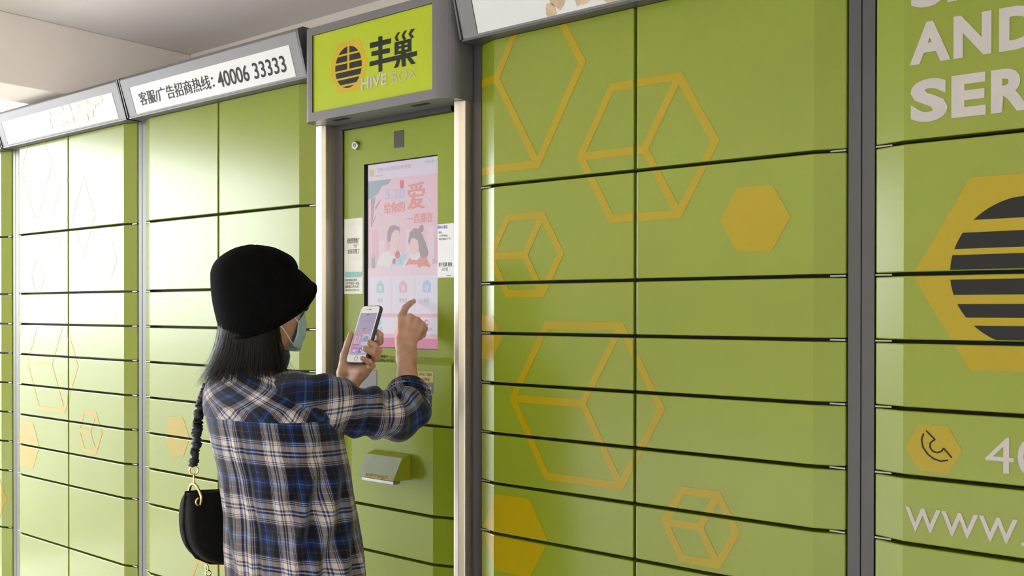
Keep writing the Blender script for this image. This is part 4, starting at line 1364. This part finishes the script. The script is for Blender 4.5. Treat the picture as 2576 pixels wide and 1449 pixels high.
for s in (-1, 1):
    lp = MB()
    a, b = mask_pt(s, .04), mask_pt(s, .96)
    e1, e2 = Vector(hl(s * .083, -.012, .022)), Vector(hl(s * .084, -.022, -.018))
    lp.tube(bez_path([a, (a + e1) / 2 + Vector((s * .004, 0, 0)), e1, e2, (b + e2) / 2 + Vector((s * .003, 0, 0)), b], 8), .0013, 6)
    lp.build('ear_loop', 'loop', mask, smooth=True)
gl = MB()
for s in (-1, 1):
    c0 = Vector(hl(s * .034, .106, .014))
    ring = [c0 + Vector((.027 * math.cos(2 * math.pi * k / 24), -.012 * abs(math.cos(2 * math.pi * k / 24)) * (1 if s * math.cos(2 * math.pi * k / 24) > 0 else 0), .024 * math.sin(2 * math.pi * k / 24))) for k in range(24)]
    gl.tube(ring, .0011, 6, 0, closed=True)
    gl.add(ring, [tuple(range(24))], 1)
    gl.tube([c0 + Vector((s * .027, -.012, .006)), Vector(hl(s * .078, .05, .016)), Vector(hl(s * .080, -.02, .014))], .0012, 6, 0)
gl.tube([Vector(hl(-.009, .108, .016)), Vector(hl(0, .110, .019)), Vector(hl(.009, .108, .016))], .0011, 6, 0)
gl.build('glasses', ['rim', 'lens'], person, smooth=False)

# ------------------------------------------------------------------ phone in the left hand
phone = empty('smartphone', tuple(PC), 'white smartphone in a slate case held upright in the left hand', 'phone')
Rm = Matrix((PW, PL, PN)).transposed().to_4x4(); Rm.translation = Vector(PC)
phone.matrix_world = Rm
def rr(w, h, r, n=6):
    out = []
    for cx, cy, a0 in ((w - r, h - r, 0), (-w + r, h - r, 90), (-w + r, -h + r, 180), (w - r, -h + r, 270)):
        for k in range(n + 1):
            a = math.radians(a0 + 90 * k / n); out.append((cx + r * math.cos(a), cy + r * math.sin(a)))
    return out
def slab(w, h, r, z0, z1, name, mt, parent, bevel=0):
    mb = MB(); mb.prism_z(rr(w, h, r), z0, z1)
    return mb.build(name, mt, parent, bevel=bevel, origin=(0, 0, 0))
slab(.0350, .0712, .0105, -.0075, .0018, 'case', 'phonecase', phone, bevel=.0016)
body = slab(.0328, .0690, .0090, -.004, .0022, 'front_glass', 'phonewhite', phone, bevel=.0004)
EM['ph_bg'] = emat('phone_lilac', (0.42, 0.34, 0.52)); EM['ph_orange'] = emat('phone_orange', (0.75, 0.22, 0.05)); EM['ph_blue'] = emat('phone_slate_blue', (0.25, 0.32, 0.50))
EM['ph_pink'] = emat('phone_pink', (0.60, 0.28, 0.42)); EM['ph_white'] = emat('phone_white', (0.58, 0.52, 0.66)); EM['ph_dark'] = emat('phone_dark', (0.10, 0.08, 0.16)); EM['ph_mag'] = emat('phone_magenta', (0.62, 0.08, 0.28))
scr2 = slab(.0293, .0520, .0005, .0021, .0024, 'display', EM['ph_bg'], phone)
pa = MB(); pl_ = ['ph_orange', 'ph_blue', 'ph_pink', 'ph_white', 'ph_dark', 'ph_mag']
def PR(x0, y0, x1, y1, k, l=0): pa.add([(x0, y0, .0026 + l * .00005), (x1, y0, .0026 + l * .00005), (x1, y1, .0026 + l * .00005), (x0, y1, .0026 + l * .00005)], [(0, 1, 2, 3)], pl_.index(k))
PR(-.006, .0465, .006, .0482, 'ph_dark'); PR(-.0175, .031, -.0155, .033, 'ph_blue'); PR(-.0135, .0313, .018, .0326, 'ph_blue')
PR(-.006, .0205, .006, .0213, 'ph_white'); PR(-.006, .0128, .007, .0142, 'ph_dark'); PR(-.0065, .0062, .0055, .0098, 'ph_orange')
PR(-.0265, -.028, -.002, -.0005, 'ph_pink'); PR(-.0235, -.024, -.006, -.005, 'ph_white', 1); PR(-.019, -.022, -.009, -.007, 'ph_pink', 2); PR(-.0265, -.0285, -.002, -.0255, 'ph_mag', 1)
PR(.003, -.0285, .0265, -.0005, 'ph_white'); PR(.005, -.020, .0245, -.010, 'ph_blue', 1); PR(.009, -.010, .0215, -.006, 'ph_blue', 1)
PR(-.0265, -.0315, -.003, -.0305, 'ph_blue'); PR(.003, -.0315, .025, -.0305, 'ph_blue')
PR(-.0265, -.0375, -.003, -.0345, 'ph_mag'); PR(-.024, -.047, -.003, -.039, 'ph_blue', 0); PR(-.019, -.045, -.008, -.0385, 'ph_white', 1)
PR(.002, -.047, .012, -.035, 'ph_dark'); PR(.012, -.047, .0255, -.041, 'ph_white'); PR(.006, -.043, .011, -.038, 'ph_white', 1); PR(-.005, -.0508, .005, -.0500, 'ph_dark')
pa.build('display_graphics', [EM[k] for k in pl_], scr2, origin=(0, 0, 0))
slab(.0052, .0008, .0007, .0021, .0025, 'earpiece', 'phonedark', phone).location = (0, .0605, 0)
hbm = MB(); hbm.tube([(.0054 * math.cos(a * math.pi / 14), -.0605 + .0054 * math.sin(a * math.pi / 14), .0023) for a in range(28)], .0005, 6, closed=True)
hbm.build('home_button', 'cap', phone, origin=(0, 0, 0))
cm = MB(); cm.tube([(-.0105, .0605, .0021), (-.0105, .0605, .0025)], .0012, 10); cm.tube([(0, .0655, .0021), (0, .0655, .0025)], .0007, 8)
cm.build('front_camera', 'phonedark', phone, origin=(0, 0, 0))

# ------------------------------------------------------------------ shoulder bag on her left side
bag = empty('shoulder_bag', (-.845, -.40, .90), 'black half-moon shoulder bag with scrunched strap and gold rings at her hip', 'bag')
def bagp(pts): return [Vector(p) for p in pts]
BXC = -.822
out = []
# outline in (y, z): straight top, round bottom
top = [(-.500, 1.058), (-.470, 1.056), (-.42, 1.050), (-.37, 1.050), (-.31, 1.056), (-.285, 1.058)]
bot = [(-.276, 1.03), (-.272, .985), (-.282, .940), (-.310, .905), (-.350, .888), (-.395, .882), (-.440, .892), (-.475, .912), (-.498, .945), (-.506, .985), (-.504, 1.03)]
ol = top + bot
nO = len(ol)
cy0, cz0 = -.39, .975
bgm = MB(); rows = []
for x, k in ((-.024, .80), (-.030, .93), (-.022, .99), (-.012, 1.0), (.012, 1.0), (.022, .99), (.030, .93), (.024, .80)):
    rows.append([(BXC + x * (.55 if zz > 1.04 else 1.0), cy0 + (y - cy0) * k, cz0 + (zz - cz0) * k) for y, zz in ol])
vs_ = [p for r in rows for p in r]
fs_ = [(j * nO + i, j * nO + (i + 1) % nO, (j + 1) * nO + (i + 1) % nO, (j + 1) * nO + i) for j in range(len(rows) - 1) for i in range(nO)]
fs_ += [tuple(reversed(range(nO))), tuple((len(rows) - 1) * nO + i for i in range(nO))]
bgm.add(vs_, fs_)
bb = bgm.build('pouch', 'bagcloth', bag, smooth=True, subsurf=2)
pp = MB()
pp.tube([(BXC, y, zz) for y, zz in ol], .0028, 6, closed=True)
pp.build('piping', 'bagcloth', bb, smooth=True)

def torus(c, r, t, nrm, name, mt='gold', parent=bag, arc_=(0, 360)):
    n_ = Vector(nrm).normalized(); a = n_.orthogonal().normalized(); b_ = n_.cross(a)
    full = arc_ == (0, 360)
    N = 24
    mb = MB(); mb.tube([Vector(c) + (a * math.cos(math.radians(arc_[0] + (arc_[1] - arc_[0]) * k / N)) + b_ * math.sin(math.radians(arc_[0] + (arc_[1] - arc_[0]) * k / N))) * r for k in range(N if full else N + 1)], t, 8, closed=full)
    return mb.build(name, mt, parent, smooth=True)
for y in (-.482, -.300):
    torus((BXC + .022, y, 1.037), .0075, .0026, (1, 0, 0), 'eyelet')
    ob = MB(); ob.tube(bez_path([(BXC + .027, y, 1.030), (BXC + .034, y - .002, 1.050), (BXC + .020, y - .006, 1.074), (BXC + .002, y - .006, 1.072), (BXC - .012, y - .002, 1.055)], 6), .0030, 8)
    ob.build('ring', 'gold', bag, smooth=True)
    torus((BXC + .010, y - .004, 1.086), .0105, .0018, (.5, .8, 0), 'clasp')
    torus((BXC + .008, y - .003, 1.104), .0090, .0018, (.8, -.5, 0), 'clasp_ring')
# scrunched strap from the back ring over the left shoulder to the front ring
spine = bez_path([(BXC + .006, -.485, 1.112), (BXC + .006, -.478, 1.16), (-.826, -.468, 1.206), (-.822, -.462, 1.25), (-.806, -.452, 1.290), (-.782, -.432, 1.315), (-.770, -.385, 1.318), (-.795, -.330, 1.28), (-.815, -.305, 1.19), (BXC + .006, -.303, 1.112)], 12)
fine = []
for a, b_ in zip(spine, spine[1:]):
    for k in range(3): fine.append(a.lerp(b_, k / 3))
fine.append(spine[-1])
random.seed(5)
rad = []
for i in range(len(fine)):
    s = i / 4.2
    rad.append(.0064 + .0042 * abs(math.sin(s + 1.4 * noise.noise(Vector((i * .07, 0, 0))) * 3)) + .0022 * noise.noise(Vector((i * .5, 3, 1))))
rad[0] = rad[-1] = .005
smb = MB(); smb.tube(fine, rad, 16)
smo = smb.build('strap', 'strap', bag, smooth=True)
mdf = smo.data
for v in mdf.vertices:
    nz_ = noise.noise(v.co * 95) * .0042 + noise.noise(v.co * 210) * .0018
    v.co += v.normal * nz_
# chain dangling under the bag
for k in range(9):
    c = (BXC + .022 + .0012 * k, -.462 + .0025 * k, .890 - .0125 * k)
    torus(c, .0062, .0016, (1, 0, .2) if k % 2 else (.1, 1, 0), 'chain_link')
